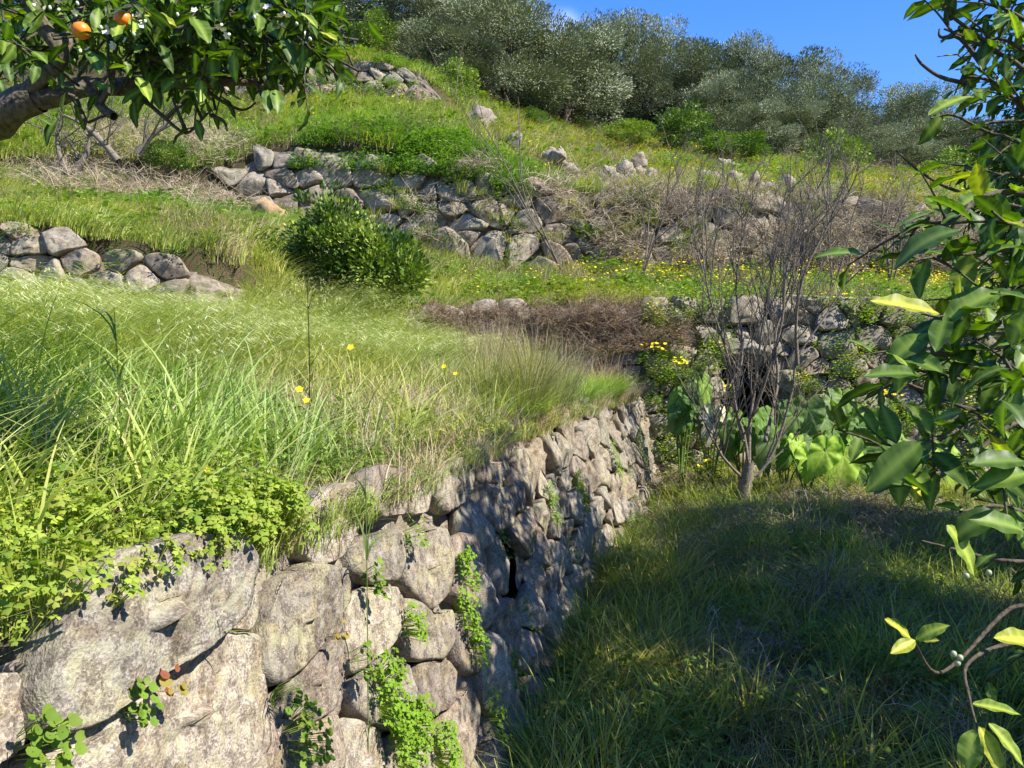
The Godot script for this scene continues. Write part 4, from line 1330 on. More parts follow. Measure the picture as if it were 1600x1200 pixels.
func bare_trees() -> void:
	rng.seed = 1500
	var o := thing("bare_tree", "bare multi-stemmed young tree before the cave wall, grey bark flecked with lichen", "bare tree")
	var mb := MB.new()
	var foot := at(1160, 806, 10.1)
	foot.y = ground(foot.x, 10.1) - 0.05
	tube(mb, curve([foot, at(1163, 770, 10.1), at(1168, 740, 10.1), at(1170, 722, 10.1)], 5), 0.09, 0.065, 10, Color.WHITE, 0.35)
	part("trunk", mb.mesh(), M.pale_bark, o)
	var stems := [
		[[1170, 725, 10.1], [1162, 680, 10.1], [1150, 640, 10.0], [1138, 560, 9.9], [1110, 470, 9.8], [1098, 390, 9.8], [1100, 320, 9.8]],
		[[1170, 725, 10.1], [1172, 660, 10.15], [1180, 600, 10.2], [1190, 520, 10.2], [1205, 430, 10.2], [1222, 330, 10.2], [1236, 270, 10.2]],
		[[1172, 745, 10.1], [1190, 735, 10.1], [1215, 690, 10.1], [1238, 610, 10.1], [1246, 560, 10.1], [1285, 500, 10.1], [1330, 430, 10.1], [1362, 370, 10.1]],
		[[1162, 690, 10.1], [1150, 630, 10.3], [1160, 540, 10.5], [1150, 450, 10.6], [1160, 360, 10.6], [1152, 280, 10.6]],
		[[1176, 650, 10.1], [1200, 580, 9.9], [1222, 500, 9.8], [1230, 420, 9.8], [1262, 330, 9.8], [1280, 290, 9.8]],
		[[1246, 570, 10.1], [1244, 500, 10.0], [1256, 430, 9.9], [1290, 360, 9.9], [1320, 310, 9.9]],
		[[1195, 690, 10.1], [1215, 600, 10.4], [1212, 520, 10.5], [1240, 440, 10.6], [1242, 360, 10.6]],
		[[1158, 745, 10.1], [1130, 715, 9.9], [1118, 690, 9.8], [1112, 650, 9.8]],
	]
	for s in stems:
		var pp := []
		for q in s: pp.append(at(q[0], q[1], q[2]))
		var pts := curve(pp, 5)
		mb = MB.new()
		tube(mb, pts, 0.026, 0.005, 7, Color.WHITE, 0.2)
		for k in 14:
			var i := rng.randi_range(5, pts.size() - 2)
			var f := 1.0 - float(i) / pts.size()
			var ax := (pts[i + 1] - pts[i]).normalized()
			var d := (ax + Vector3(rr(-0.9, 0.9), rr(-0.2, 0.6), rr(-0.9, 0.9))).normalized()
			grow(mb, pts[i], d, rr(0.25, 0.6) + 0.5 * f, 0.008 + 0.006 * f, 2, 0.1, 0.15, Color(0.8, 0.78, 0.75))
		part("stem", mb.mesh(), M.pale_bark, o)
	# leaning saplings before the middle wall
	var n := 0
	for q in [[885, 408, 15.0, -0.75, 2.9, "pale leaning bare sapling at the foot of the middle terrace wall"], [1000, 420, 14.5, 0.1, 2.0, "slender bare sapling among yellow flowers on the middle terrace"], [1110, 430, 14.6, -0.05, 2.2, "upright bare sapling behind the crown of the bare tree"], [1220, 440, 14.8, 0.15, 2.3, "bare sapling among the brambles, behind the bare tree's right stems"], [1300, 445, 14.4, 0.2, 2.2, "bare forked sapling right of the bare tree"], [1390, 440, 14.6, 0.1, 2.0, "bare sapling half behind the citrus leaves"]]:
		n += 1
		rng.seed = 1600 + n
		var p := at(q[0], q[1], q[2])
		p.y = ground(p.x, q[2]) - 0.05
		var t := thing("bare_sapling", q[5], "sapling", Vector3.ZERO, "bare saplings before the brambles")
		for k in 3:
			mb = MB.new()
			grow(mb, p, (Vector3(q[3] + rr(-0.3, 0.3), 1.0, rr(-0.2, 0.2))).normalized(), q[4] * rr(0.6, 0.85), 0.02, 2, 0.06, 0.1, Color(0.85, 0.8, 0.75), [], 3)
			part("stem", mb.mesh(), M.pale_bark, t)
	# the dead lichened one at the left behind the orange limb
	rng.seed = 1650
	var dt := thing("dead_tree", "dead grey lichened little tree under the orange tree's limb", "dead tree")
	for s in [[[185, 252], [160, 222], [130, 195], [100, 180]], [[110, 275], [95, 250], [90, 215], [95, 190]], [[115, 272], [135, 240], [140, 215]], [[215, 240], [235, 215], [260, 195]]]:
		var pp := []
		for q in s: pp.append(at(q[0], q[1], 14.0))
		mb = MB.new()
		var pts := curve(pp, 4)
		tube(mb, pts, 0.07, 0.025, 7, Color(1.1, 1.1, 1.1), 0.3)
		for k in 8:
			var i := rng.randi_range(2, pts.size() - 1)
			grow(mb, pts[i], Vector3(rr(-1, 1), rr(0, 1), rr(-0.6, 0.6)).normalized(), rr(0.4, 0.9), 0.016, 2, 0.03, 0.15, Color(0.9, 0.9, 0.85))
		part("branch", mb.mesh(), M.pale_bark, dt)

# heart-shaped taro blade: stalk joins near the notch, tip along +z
func taro_blade(seed_: int, col: Color, vein: Color, droop: float, torn := 0.0) -> ArrayMesh:
	rng.seed = seed_
	var mb := MB.new()
	var n := 56
	var rings := 11
	var keys := [[0.0, 1.0], [0.25, 0.86], [0.6, 0.66], [1.0, 0.56], [1.6, 0.53], [2.1, 0.55], [2.5, 0.56], [2.8, 0.46], [3.0, 0.24], [3.15, 0.08]]
	var cup := rr(0.05, 0.2)
	mb.vert(Vector3.ZERO, Vector3.UP, vein)
	for j in range(1, rings + 1):
		for i in n:
			var th := TAU * i / n
			var a := th if th <= PI else TAU - th
			var r := 0.08
			for k in keys.size() - 1:
				if a >= keys[k][0] and a <= keys[k + 1][0]:
					r = lerpf(keys[k][1], keys[k + 1][1], (a - keys[k][0]) / (keys[k + 1][0] - keys[k][0]))
			if torn > 0.0 and j >= rings - 1: r *= 1.0 - torn * maxf(0.0, lump.get_noise_2d(i * 13.0, seed_ * 3.0))
			var f := float(j) / rings
			var pz := cos(th) * r * f - absf(sin(th) * r * f) * 0.75
			var ve := pow(absf(cos(pz * 15.0)), 9.0)
			if absf(sin(th) * r * f) < 0.02: ve = 1.0
			var p := Vector3(sin(th) * r * f, 0, cos(th) * r * f)
			p.y = -droop * p.z * absf(p.z) * 0.5 + cup * absf(p.x) - 0.5 * p.x * p.x * droop + (0.012 * (1.0 - ve) * f) + 0.045 * sin(i * 0.8 + seed_) * f * f
			mb.vert(p, Vector3.UP, col.lerp(vein, ve * 0.85 * (1.15 - f * 0.4)) * (1.0 + 0.25 * lump.get_noise_2d(p.x * 6.0 + seed_, p.z * 6.0)))
	for i in n: mb.tri(0, 1 + (i + 1) % n, 1 + i)
	for j in rings - 1:
		for i in n:
			var a := 1 + j * n + i
			var b := 1 + j * n + (i + 1) % n
			mb.quad(a, b, b + n, a + n)
	mb.smooth()
	return mb.mesh()

func taros() -> void:
	var bright := Color(0.32, 0.50, 0.05)
	var deep := Color(0.12, 0.22, 0.04)
	var dull := Color(0.17, 0.26, 0.075)
	var kinds := []
	for k in 4: kinds.append(taro_blade(1700 + k, [bright, deep, dull, Color(0.20, 0.33, 0.05)][k], [Color(0.50, 0.60, 0.14), Color(0.22, 0.33, 0.12), Color(0.30, 0.38, 0.22), Color(0.36, 0.48, 0.12)][k], 0.5))
	kinds.append(taro_blade(1710, Color(0.68, 0.62, 0.46), Color(0.72, 0.66, 0.5), 0.7, 0.6))
	kinds.append(taro_blade(1711, Color(0.2, 0.2, 0.09), Color(0.28, 0.26, 0.13), 0.8, 0.7))
	# each plant: words, foot px/py, depth, leaves [stalk joint px, py, tip px, py, kind]
	var plants := [
		["taro plant with the brightest heart-shaped leaf, glowing yellow green in the sun", 1312, 775, 10.3, [[1318, 712, 1312, 776, 0], [1290, 705, 1268, 745, 0], [1335, 690, 1352, 730, 3]]],
		["taro with a narrow upright lit leaf left of the brightest leaf", 1262, 765, 10.5, [[1262, 715, 1266, 755, 0], [1245, 690, 1248, 716, 0], [1230, 700, 1220, 745, 1]]],
		["taro with one brown withered leaf behind the bare tree's right stem", 1225, 760, 10.7, [[1226, 715, 1224, 748, 5], [1205, 690, 1190, 738, 2], [1195, 660, 1225, 700, 1]]],
		["taro with a big grey green ragged leaf facing the viewer", 1280, 740, 11.2, [[1262, 640, 1262, 690, 2], [1290, 655, 1296, 695, 2], [1240, 650, 1225, 690, 1], [1300, 625, 1330, 660, 2]]],
		["taro standing tall beneath the yellow flowers on the cave wall", 1330, 730, 11.5, [[1332, 650, 1340, 690, 3], [1318, 620, 1322, 655, 3], [1350, 660, 1385, 690, 2]]],
		["taro with a small low striped leaf at the right of the brightest leaf", 1372, 780, 10.3, [[1375, 745, 1372, 786, 3], [1400, 730, 1430, 760, 2], [1360, 705, 1390, 735, 1]]],
		["taro with yellowing drooping leaves, rightmost of the taro bed", 1445, 780, 10.2, [[1446, 725, 1466, 772, 3], [1440, 720, 1425, 765, 2], [1480, 715, 1500, 760, 0]]],
		["taro with the pale dead leaf hanging white beside the bare tree's trunk", 1110, 715, 10.9, [[1115, 650, 1112, 700, 4], [1128, 640, 1142, 662, 4], [1095, 660, 1100, 690, 5]]],
		["taro at the corner of the near wall, dark leaves in its shade", 1065, 700, 11.3, [[1075, 615, 1098, 645, 1], [1060, 625, 1045, 665, 3], [1098, 600, 1112, 650, 3], [1080, 640, 1090, 680, 1]]],
		["taro directly behind the trunk of the bare tree", 1160, 740, 11.0, [[1165, 672, 1160, 712, 1], [1150, 665, 1130, 700, 2], [1188, 662, 1205, 698, 3], [1140, 690, 1140, 725, 1]]],
		["taro under the dark wall opening", 1200, 720, 11.6, [[1195, 652, 1208, 692, 3], [1228, 640, 1244, 676, 2], [1178, 665, 1165, 700, 1]]],
		["taro between the ragged grey leaf and the citrus twigs", 1390, 745, 11.2, [[1395, 665, 1400, 705, 2], [1375, 660, 1360, 700, 3], [1410, 690, 1440, 715, 3]]],
	]
	for pl in plants:
		rng.seed = int(pl[1])
		var foot := at(pl[1], pl[2], pl[3])
		foot.y = ground(foot.x, pl[3]) - 0.02
		var o := thing("taro_plant", pl[0], "taro plant", foot, "taro plants under the cave wall")
		var extra := []
		for k in 4:
			var x: float = pl[1] + rr(-35, 35)
			var y: float = pl[2] - rr(40, 80)
			extra.append([x, y, x + rr(-25, 25), y + rr(18, 36), [1, 2, 3, 1][k]])
		for lf in pl[4] + extra:
			var dd: float = pl[3] - rr(0.0, 0.25) - (0.3 if lf[4] == 0 else 0.0)
			var a := at(lf[0], lf[1], dd) - foot
			var b := at(lf[2], lf[3], dd - rr(0.02, 0.16)) - foot
			var t := facing(a, a.lerp(b, rr(0.78, 1.0) if lf[4] != 0 else 1.0), Vector3(rr(-0.5, 0.6) if lf[4] != 0 else 0.25, rr(0.2, 1.0), 1.0), rr(0.75, 1.0) if lf[4] != 0 else 1.0)
			var ln := part("leaf", kinds[lf[4]], M.taro, o, t)
			var mb := MB.new()
			tube(mb, curve([Vector3(rr(-0.04, 0.04), 0, rr(-0.04, 0.04)), a * Vector3(0.45, 0.6, 0.4) + Vector3(0, 0, -0.03), a + Vector3(0, 0.03, -0.03), a], 4), 0.014, 0.006, 6, Color(0.2, 0.3, 0.07) if lf[4] < 4 else Color(0.5, 0.42, 0.12))
			part("stalk", mb.mesh(), M.herb, o)

# ---------- scattered growth ----------
func plant_library() -> void:
	var lush := [Color(0.34, 0.41, 0.09), Color(0.41, 0.47, 0.11), Color(0.25, 0.33, 0.07), Color(0.50, 0.52, 0.20)]
	var tips := [Color(0.50, 0.53, 0.19), Color(0.66, 0.65, 0.36), Color(0.40, 0.46, 0.13)]
	var straw := [Color(0.42, 0.34, 0.20), Color(0.32, 0.25, 0.15), Color(0.52, 0.45, 0.29)]
	for k in 3:
		lib["lush%d" % k] = grass_clump(2000 + k, 34, 0.12, 0.16, 0.42, 0.0038, Vector3(0.25, 0, 0.1), 0.25, 0.95, lush, tips)
		lib["tall%d" % k] = grass_clump(2010 + k, 26, 0.13, 0.4, 0.75, 0.0028, Vector3(1.1, 0, 0.3), 0.5, 1.1, lush, tips, 6)
		lib["short%d" % k] = grass_clump(2020 + k, 34, 0.12, 0.06, 0.2, 0.0028, Vector3.ZERO, 0.2, 0.9, lush, tips)
		lib["straw%d" % k] = grass_clump(2030 + k, 26, 0.12, 0.12, 0.4, 0.0018, Vector3.ZERO, 0.2, 1.1, straw, straw)
		lib["far%d" % k] = grass_clump(2040 + k, 46, 0.26, 0.14, 0.42, 0.0075, Vector3(0.15, 0, 0), 0.2, 0.9, lush, tips, 3)
		lib["clover%d" % k] = clover_clump(2050 + k, 44, 0.11, 0.13, 0.0145, [Color(0.24, 0.31, 0.055), Color(0.32, 0.38, 0.075), Color(0.17, 0.24, 0.045), Color(0.27, 0.30, 0.07)])
		lib["herb%d" % k] = herb_clump(2060 + k, 46, 0.12, 0.17, 0.035, 1.5, [Color(0.22, 0.32, 0.06), Color(0.27, 0.36, 0.07), Color(0.17, 0.26, 0.05)])
		lib["vetch%d" % k] = herb_clump(2070 + k, 130, 0.3, 0.5, 0.05, 1.6, [Color(0.16, 0.27, 0.085), Color(0.20, 0.31, 0.10), Color(0.25, 0.35, 0.11)])
		lib["bramble%d" % k] = bramble_clump(2080 + k, 44, 0.5, 0.45, 0.006, [Color(0.37, 0.315, 0.21), Color(0.48, 0.42, 0.30), Color(0.22, 0.18, 0.115), Color(0.60, 0.54, 0.41)])
		lib["flower%d" % k] = flower_patch(2090 + k, 9, 0.22, 0.22, 0.42, 0.022)
	for k in 2:
		lib["oat%d" % k] = grass_clump(2120 + k, 9, 0.09, 0.3, 0.7, 0.0042, Vector3(0.3, 0, 0.2), 0.3, 1.1, [Color(0.29, 0.38, 0.08), Color(0.36, 0.44, 0.11), Color(0.23, 0.32, 0.075)], tips, 7)
	lib["brome0"] = brome_clump(2101, 14, 0.12, 0.5, 0.85, Vector3(1.0, 0, 0.25))
	lib["brome1"] = brome_clump(2102, 14, 0.12, 0.45, 0.8, Vector3(0.8, 0, -0.1))
	lib["tussock0"] = grass_clump(2110, 130, 0.10, 0.45, 1.05, 0.0022, Vector3(0.1, 0, 0), 0.15, 0.75, [Color(0.20, 0.29, 0.07), Color(0.25, 0.33, 0.09), Color(0.34, 0.31, 0.17)], [Color(0.38, 0.32, 0.2), Color(0.45, 0.36, 0.25), Color(0.33, 0.36, 0.14)], 5)
	lib["tussock1"] = grass_clump(2111, 120, 0.10, 0.25, 0.6, 0.003, Vector3(0.1, 0, 0.3), 0.5, 1.2, [Color(0.2, 0.33, 0.05), Color(0.27, 0.4, 0.07)], [Color(0.36, 0.45, 0.1)], 5)
	lib["rush0"] = grass_clump(2112, 34, 0.28, 0.4, 0.95, 0.0016, Vector3(0.05, 0, 0), 0.05, 0.35, [Color(0.36, 0.27, 0.19), Color(0.28, 0.21, 0.15), Color(0.42, 0.34, 0.25)], [Color(0.42, 0.32, 0.24), Color(0.3, 0.22, 0.17)], 4)

func mood(x: float, d: float) -> Color:
	var a := patchy.get_noise_2d(x * 22.0 + 90.0, d * 22.0)
	var b := patchy.get_noise_2d(x * 9.0 - 50.0, d * 9.0 + 30.0)
	return Color(1.0 + a * 0.22 + b * 0.16, 1.0 + a * 0.10, 0.92 - absf(b) * 0.2)

func scatter() -> void:
	rng.seed = 3000
	# the near terrace
	for i in 15000:
		var d := rr(0.5, 12.2)
		var wx := wall_x(d)
		var lo := -0.74 * d - 0.9
		var x := lo + (wx + 0.02 - lo) * rng.randf()
		if rng.randf() > (wx - lo) / 11.5: continue
		var s := wx - x
		if rng.randf() > (1.0 if d < 5.0 else 0.75 if d < 8.0 else 0.6): continue
		if row(L2, x)[1] - 0.1 < d: continue
		if d > 7.3 and x < -2.6 and rng.randf() < 0.55: continue
		var p := Vector3(x, ground(x, d) - 0.01, -d)
		var y := rr(0, TAU)
		var c := mood(x, d)
		var k := rng.randi() % 3
		var nz := patchy.get_noise_2d(x * 45.0, d * 45.0)
		if s < 0.22 and d < 6.0 and rng.randf() < 0.6: continue
		if s < 0.42 and d < 5.5:
			var e := rng.randf()
			if nz > 0.2 and e < 0.7: put("clover%d" % k, p, rr(0.7, 1.25), y, c)
			elif nz < -0.1 and e < 0.45: put("straw%d" % k, p, rr(0.5, 0.9), y, Color(1, 1, 1))
			elif e < 0.5: put("short%d" % k, p, rr(0.7, 1.2), y, c)
			elif e < 0.7: put("herb%d" % k, p, rr(0.5, 0.9), y, c)
			elif e < 0.8: put("lush%d" % k, p, rr(0.6, 0.9), y, c)
			else: put("straw%d" % k, p, rr(0.5, 1.0), y, Color(1, 1, 1))
		else:
			var e := rng.randf()
			var windy := smoothstep(0.9, 2.4, s) * (1.0 if d > 2.5 else 0.5)
			if e < 0.34 * windy: put("tall%d" % k, p, rr(0.75, 1.1), rr(-0.8, 0.8), c)
			elif e < 0.56 * windy: put("brome%d" % (k % 2), p, rr(0.8, 1.1), rr(-0.9, 0.9), Color(1, 1, 1))
			elif e < 0.54 and d < 4.0: put("clover%d" % k, p, rr(0.9, 1.5), y, c)
			elif e < 0.64: put("straw%d" % k, p, rr(0.8, 1.2), y, Color(1, 1, 1))
			elif e < 0.74: put("herb%d" % k, p, rr(0.8, 1.4), y, c)
			else: put("lush%d" % k, p, rr(0.8, 1.25), y, c)
	for i in 900:
		var d := pow(rng.randf(), 1.3) * 11.0 + 0.9
		var x := wall_x(d) - rr(-0.03, 0.14)
		var e := rng.randf()
		var key := "straw%d" if e < 0.5 else "short%d" if e < 0.8 else "clover%d"
		if d < 2.1 and d > 1.2: continue
		if d < 6.0 and e < 0.5 and rng.randf() < 0.6: continue
		put(key % (i % 3), Vector3(x, -0.56 + rr(-0.05, 0.03), -d), rr(0.5, 0.95), rr(0, TAU), mood(x, d) if e > 0.5 else Color(0.9, 0.85, 0.8))
	for i in 420:
		var d := rr(1.3, 7.0)
		var x := wall_x(d) - 0.1 - rr(0.0, d * 0.9)
		put("oat%d" % (i % 2), Vector3(x, ground(x, d) - 0.02, -d), rr(0.7, 1.2), rr(0, TAU), mood(x, d))
	# clumps named in the view: thick clover left and right of the big coping stone, long tussock, bright tufts
	for q in [[60, 900, 1.72, 26, 0.30], [20, 960, 1.5, 16, 0.2], [400, 830, 2.15, 34, 0.26], [440, 860, 2.1, 22, 0.18], [330, 800, 2.3, 16, 0.2], [300, 790, 2.4, 12, 0.25], [690, 680, 5.0, 16, 0.4], [900, 690, 6.5, 10, 0.3]]:
		var c := at(q[0], q[1], q[2])
		for i in q[3]:
			var x: float = c.x + rr(-1, 1) * q[4]
			var d: float = -c.z + rr(-1, 1) * q[4]
			x = minf(x, wall_x(d) + 0.0)
			put("clover%d" % (i % 3), Vector3(x, ground(minf(x, wall_x(d) - 0.2), d) + rr(-0.02, 0.08), -d), rr(0.8, 1.35), rr(0, TAU), mood(x, d) * Color(1.05, 1.1, 1.0))
	for q in [[830, 690, 6.4, 7, "tussock0"], [790, 690, 6.3, 4, "tussock0"], [870, 670, 7.2, 4, "tussock0"], [830, 705, 6.0, 5, "tussock1"], [800, 700, 5.9, 2, "tussock1"], [940, 630, 9.4, 9, "tussock1"], [970, 615, 10.2, 8, "tussock1"], [900, 640, 8.6, 6, "tussock1"], [860, 560, 9.5, 10, "rush0"], [770, 560, 9.0, 12, "rush0"], [740, 540, 10.0, 10, "rush0"], [930, 560, 11.0, 10, "rush0"]]:
		var c := at(q[0], q[1], q[2])
		for i in q[3]:
			var d: float = -c.z + rr(-0.35, 0.35)
			var x: float = minf(c.x + rr(-0.3, 0.3), wall_x(d) - 0.05)
			put(q[4], Vector3(x, ground(minf(x, wall_x(d) - 0.2), d) - 0.02, -d), rr(0.75, 1.1), rr(0, TAU), Color(1, 1, 1).lerp(mood(x, d), 0.6))
	flush("meadow_grass", "green meadow grass covering the near terrace above the wall", "grass", ["lush0", "lush1", "lush2", "short0", "short1", "short2"], M.grass)
	flush("windblown_grass", "long pale grass combed sideways by the wind on the near terrace", "grass", ["tall0", "tall1", "tall2", "brome0", "brome1", "oat0", "oat1"], M.grass)
	flush("clover_cover", "bright green clover leaves over the edge of the near wall", "clover", ["clover0", "clover1", "clover2"], M.herb)
	flush("broad_herbs", "low broad leaved weeds between the near terrace's grasses", "weeds", ["herb0", "herb1", "herb2"], M.herb)
	flush("dry_grass", "dry straw coloured grass along the rim of the near wall", "dry grass", ["straw0", "straw1", "straw2", "rush0"], M.dry)
	flush("long_tussocks", "long brownish green tussocks on the near terrace's right rim", "grass", ["tussock0", "tussock1"], M.grass)
	# the lower terrace
	for i in 9000:
		var d := rr(2.6, 12.6)
		var lo := wall_x(d) + 0.38
		var hi := 0.74 * d + 1.0
		if rng.randf() > (hi - lo) / 8.5: continue
		var x := lo + (hi - lo) * rng.randf()
		if row(L2, x)[1] - 0.2 < d: continue
		var p := Vector3(x, ground(x, d) - 0.01, -d)
		var c := mood(x, d)
		var k := rng.randi() % 3
		var e := rng.randf()
		var dry := patchy.get_noise_2d(x * 30.0 + 7.0, d * 30.0) + 0.5 * smoothstep(3.0, 4.5, x) * smoothstep(8.3, 9.3, d) * (1.0 - smoothstep(10.5, 11.5, d))
		if dry > 0.30 and e < 0.62:
			put("straw%d" % k, p, rr(0.6, 1.1), rr(0, TAU), Color(0.5, 0.5, 0.34))
			if e < 0.02: put("bramble%d" % k, p, rr(0.3, 0.6), rr(0, TAU), Color(1, 1, 1))
		elif e < 0.32: put("lush%d" % k, p, rr(0.7, 1.4), rr(0, TAU), c * Color(0.92, 0.92, 0.6))
		elif e < 0.44: put("straw%d" % k, p, rr(0.8, 1.5), rr(0, TAU), Color(0.55, 0.52, 0.36))
		elif e < 0.60: put("vetch%d" % k, p, rr(0.25, 0.55), rr(0, TAU), c * Color(0.95, 0.95, 0.65))
		elif e < 0.72: put("tall%d" % k, p, rr(0.5, 0.75), rr(0, TAU), c * Color(0.7, 0.75, 0.65))
		elif e < 0.84: put("herb%d" % k, p, rr(0.8, 1.4), rr(0, TAU), c * Color(0.75, 0.8, 0.7))
		else: put("short%d" % k, p, rr(0.9, 1.4), rr(0, TAU), c * Color(0.7, 0.78, 0.65))
	for q in [[1280, 955, 6.0, 7, 0.35], [1190, 880, 8.4, 8, 0.4], [1450, 880, 8.0, 12, 0.8], [1160, 850, 9.0, 6, 0.3], [1100, 760, 11.0, 8, 0.5], [1040, 740, 11.5, 8, 0.4], [1320, 810, 9.6, 10, 0.7], [1550, 990, 6.0, 6, 0.4]]:
		var c := at(q[0], q[1], q[2])
		for i in q[3]:
			var x: float = c.x + rr(-1, 1) * q[4]
			var d: float = -c.z + rr(-1, 1) * q[4]
			put("bramble%d" % (i % 3), Vector3(x, ground(x, d), -d), rr(0.5, 0.9), rr(0, TAU), Color(0.6, 0.56, 0.44))
	flush("lower_grass", "grass and weeds on the lower terrace at the wall's foot", "grass", ["lush0", "lush1", "lush2", "short0", "short1", "short2", "tall0", "tall1", "tall2"], M.grass)
	flush("lower_weeds", "broad leaved weeds on the lower terrace", "weeds", ["herb0", "herb1", "herb2", "vetch0", "vetch1", "vetch2"], M.herb)
	flush("withered_grass", "reddish brown withered grass in front of the taro plants", "dry grass", ["straw0", "straw1", "straw2"], M.dry)
	flush("dead_stalks", "low tangles of dead stalks on the lower terrace", "dead brush", ["bramble0", "bramble1", "bramble2"], M.twig)
	# middle terrace, its wall and the slopes above
	for i in 9000:
		var d := rr(8.9, 17.6)
		var x := rr(-0.72 * d - 1.0, 0.72 * d + 1.0)
		var w2 := row(L2, x)
		var w3 := row(L3, x)
		if d < w2[1] + 0.1 or d > w3[1] - 0.05: continue
		var p := Vector3(x, ground(x, d) - 0.02, -d)
		var c := mood(x, d)
		var k := rng.randi() % 3
		var e := rng.randf()
		var dry := patchy.get_noise_2d(x * 20.0 + 40.0, d * 20.0)
		var sc := rr(0.6, 1.0) * (0.8 if x > -1.0 else 1.1)
		if dry > 0.28 and e < 0.5: put("straw%d" % k, p, rr(1.0, 1.7), rr(0, TAU), Color(1, 0.95, 0.9))
		elif e < 0.8: put("far%d" % k, p, sc, rr(0, TAU), c)
		elif e < 0.9: put("vetch%d" % k, p, rr(0.35, 0.6), rr(0, TAU), c * Color(1.2, 1.1, 1.0))
		else: put("herb%d" % k, p, rr(1.4, 2.4), rr(0, TAU), c)
		if x > -1.5 and rng.randf() < 0.035 + 0.09 * smoothstep(1.2, 3.0, x): put("flower%d" % k, p, rr(0.7, 1.0), rr(0, TAU), Color(1, 1, 1))
	for i in 150:
		var x := rr(0.8, 9.0)
		var d: float = row(L3, x)[1] - rr(0.2, 3.2)
		put("flower%d" % (i % 3), Vector3(x, ground(x, d), -d), rr(0.8, 1.2), rr(0, TAU), Color(1, 1, 1))
	flush("terrace_grass", "green grass on the middle terrace between the two back walls", "grass", ["far0", "far1", "far2"], M.grass)
	flush("terrace_straw", "dry pale grass among the green on the middle terrace", "dry grass", ["straw0", "straw1", "straw2"], M.dry)
	flush("terrace_weeds", "leafy weeds on the middle terrace", "weeds", ["vetch0", "vetch1", "vetch2", "herb0", "herb1", "herb2"], M.herb)
	flush("terrace_flowers", "yellow wildflowers strewn over the middle terrace", "wildflowers", ["flower0", "flower1", "flower2"], M.petal)
	for i in 16000:
		var d := rr(15.0, 34.0)
		var x := rr(-0.74 * d - 1.5, 0.74 * d + 1.5)
		var w3 := row(L3, x)
		if d < w3[1] + 0.1: continue
		if rng.randf() > 0.95 - 0.5 * smoothstep(22.0, 32.0, d): continue
		if absf(d - row(L4, x)[1]) < 0.15 and x < -2.7: continue
		var p := Vector3(x, ground(x, d) - 0.03, -d)
		var c := mood(x, d)
		var k := rng.randi() % 3
		var e := rng.randf()
		var right := smoothstep(0.0, 4.0, x)
		var dry := patchy.get_noise_2d(x * 16.0 + 40.0, d * 16.0) + 0.12 * right
		if dry > 0.3 and e < 0.55: put("straw%d" % k, p, rr(1.2, 2.2), rr(0, TAU), Color(0.95, 0.9, 0.85))
		elif e < 0.74: put("far%d" % k, p, rr(0.8, 1.35), rr(0, TAU), c * Color(1.0 + 0.2 * right, 1.02, 0.9))
		elif e < 0.88: put("vetch%d" % k, p, rr(0.4, 0.8), rr(0, TAU), c * Color(1.35, 1.15, 0.8))
		else: put("herb%d" % k, p, rr(1.6, 3.0), rr(0, TAU), c)
		if d < 27.0 and rng.randf() < 0.05 + 0.07 * right: put("flower%d" % k, p, rr(0.8, 1.3), rr(0, TAU), Color(1, 1, 1))
	# the dense fringe that hangs over the middle wall
	for i in 420:
		var x := rr(-4.2, 0.4)
		var w3 := row(L3, x)
		var back := rr(-0.12, 1.3)
		var d: float = w3[1] + back
		put("vetch%d" % (i % 3), Vector3(x, maxf(ground(x, d), w3[3] - 0.25) - (0.25 if back < 0.1 else 0.05), -d), rr(0.6, 1.05), rr(0, TAU), Color(0.88, 0.92, 0.72) * (1.0 + rr(-0.1, 0.15)))
	for i in 46:
		var x := rr(-7.5, -2.5)
		var w4 := row(L4, x)
		var front := rng.randf() < 0.6
		put("vetch%d" % (i % 3), Vector3(x, (w4[2] + rr(-0.1, 0.25)) if front else (w4[3] - rr(0.0, 0.2)), -(w4[1] + (-rr(0.2, 0.6) if front else rr(0.0, 0.3)))), rr(0.5, 0.9), rr(0, TAU), Color(1.0, 0.95, 0.7) * (1.0 + rr(-0.15, 0.15)))
	for i in 330:
		var x := rr(-3.0, 12.0)
		var w3 := row(L3, x)
		var h := rng.randf()
		if patchy.get_noise_2d(x * 26.0, h * 40.0) < -0.08: continue
		put(("vetch%d" if i % 2 == 0 else "far%d") % (i % 3), Vector3(x, lerpf(w3[2], w3[3], h) - 0.1, -(w3[1] - 0.12 - (1.0 - h) * 0.3)), rr(0.4, 0.85), rr(0, TAU), Color(1.1, 1.0, 0.75) * (1.0 + rr(-0.15, 0.15)))
	for i in 40:
		var x := rr(-4.1, -2.5)
		var d := rr(8.9, 10.8)
		put("far%d" % (i % 3), Vector3(x, ground(x, d) - 0.1, -d), rr(0.7, 1.1), rr(0, TAU), mood(x, d))
	for i in 12:
		var x := rr(-8.0, -3.4)
		var w2 := row(L2, x)
		put(("vetch%d" if i % 2 == 0 else "herb%d") % (i % 3), Vector3(x, lerpf(w2[2] + 0.4, w2[3], rng.randf()) - 0.05, -(w2[1] - 0.1)), rr(0.3, 0.5) * (1.0 if i % 2 == 0 else 2.4), rr(0, TAU), Color(1.0, 0.95, 0.75))
	flush("slope_grass", "sunlit grass on the steep slopes above the middle terrace wall", "grass", ["far0", "far1", "far2"], M.grass)
	flush("slope_straw", "dry tan grass in patches on the upper slope", "dry grass", ["straw0", "straw1", "straw2"], M.dry)
	flush("green_fringe", "dense blue green leafy growth spilling over the middle terrace wall", "leafy plants", ["vetch0", "vetch1", "vetch2", "herb0", "herb1", "herb2"], M.herb)
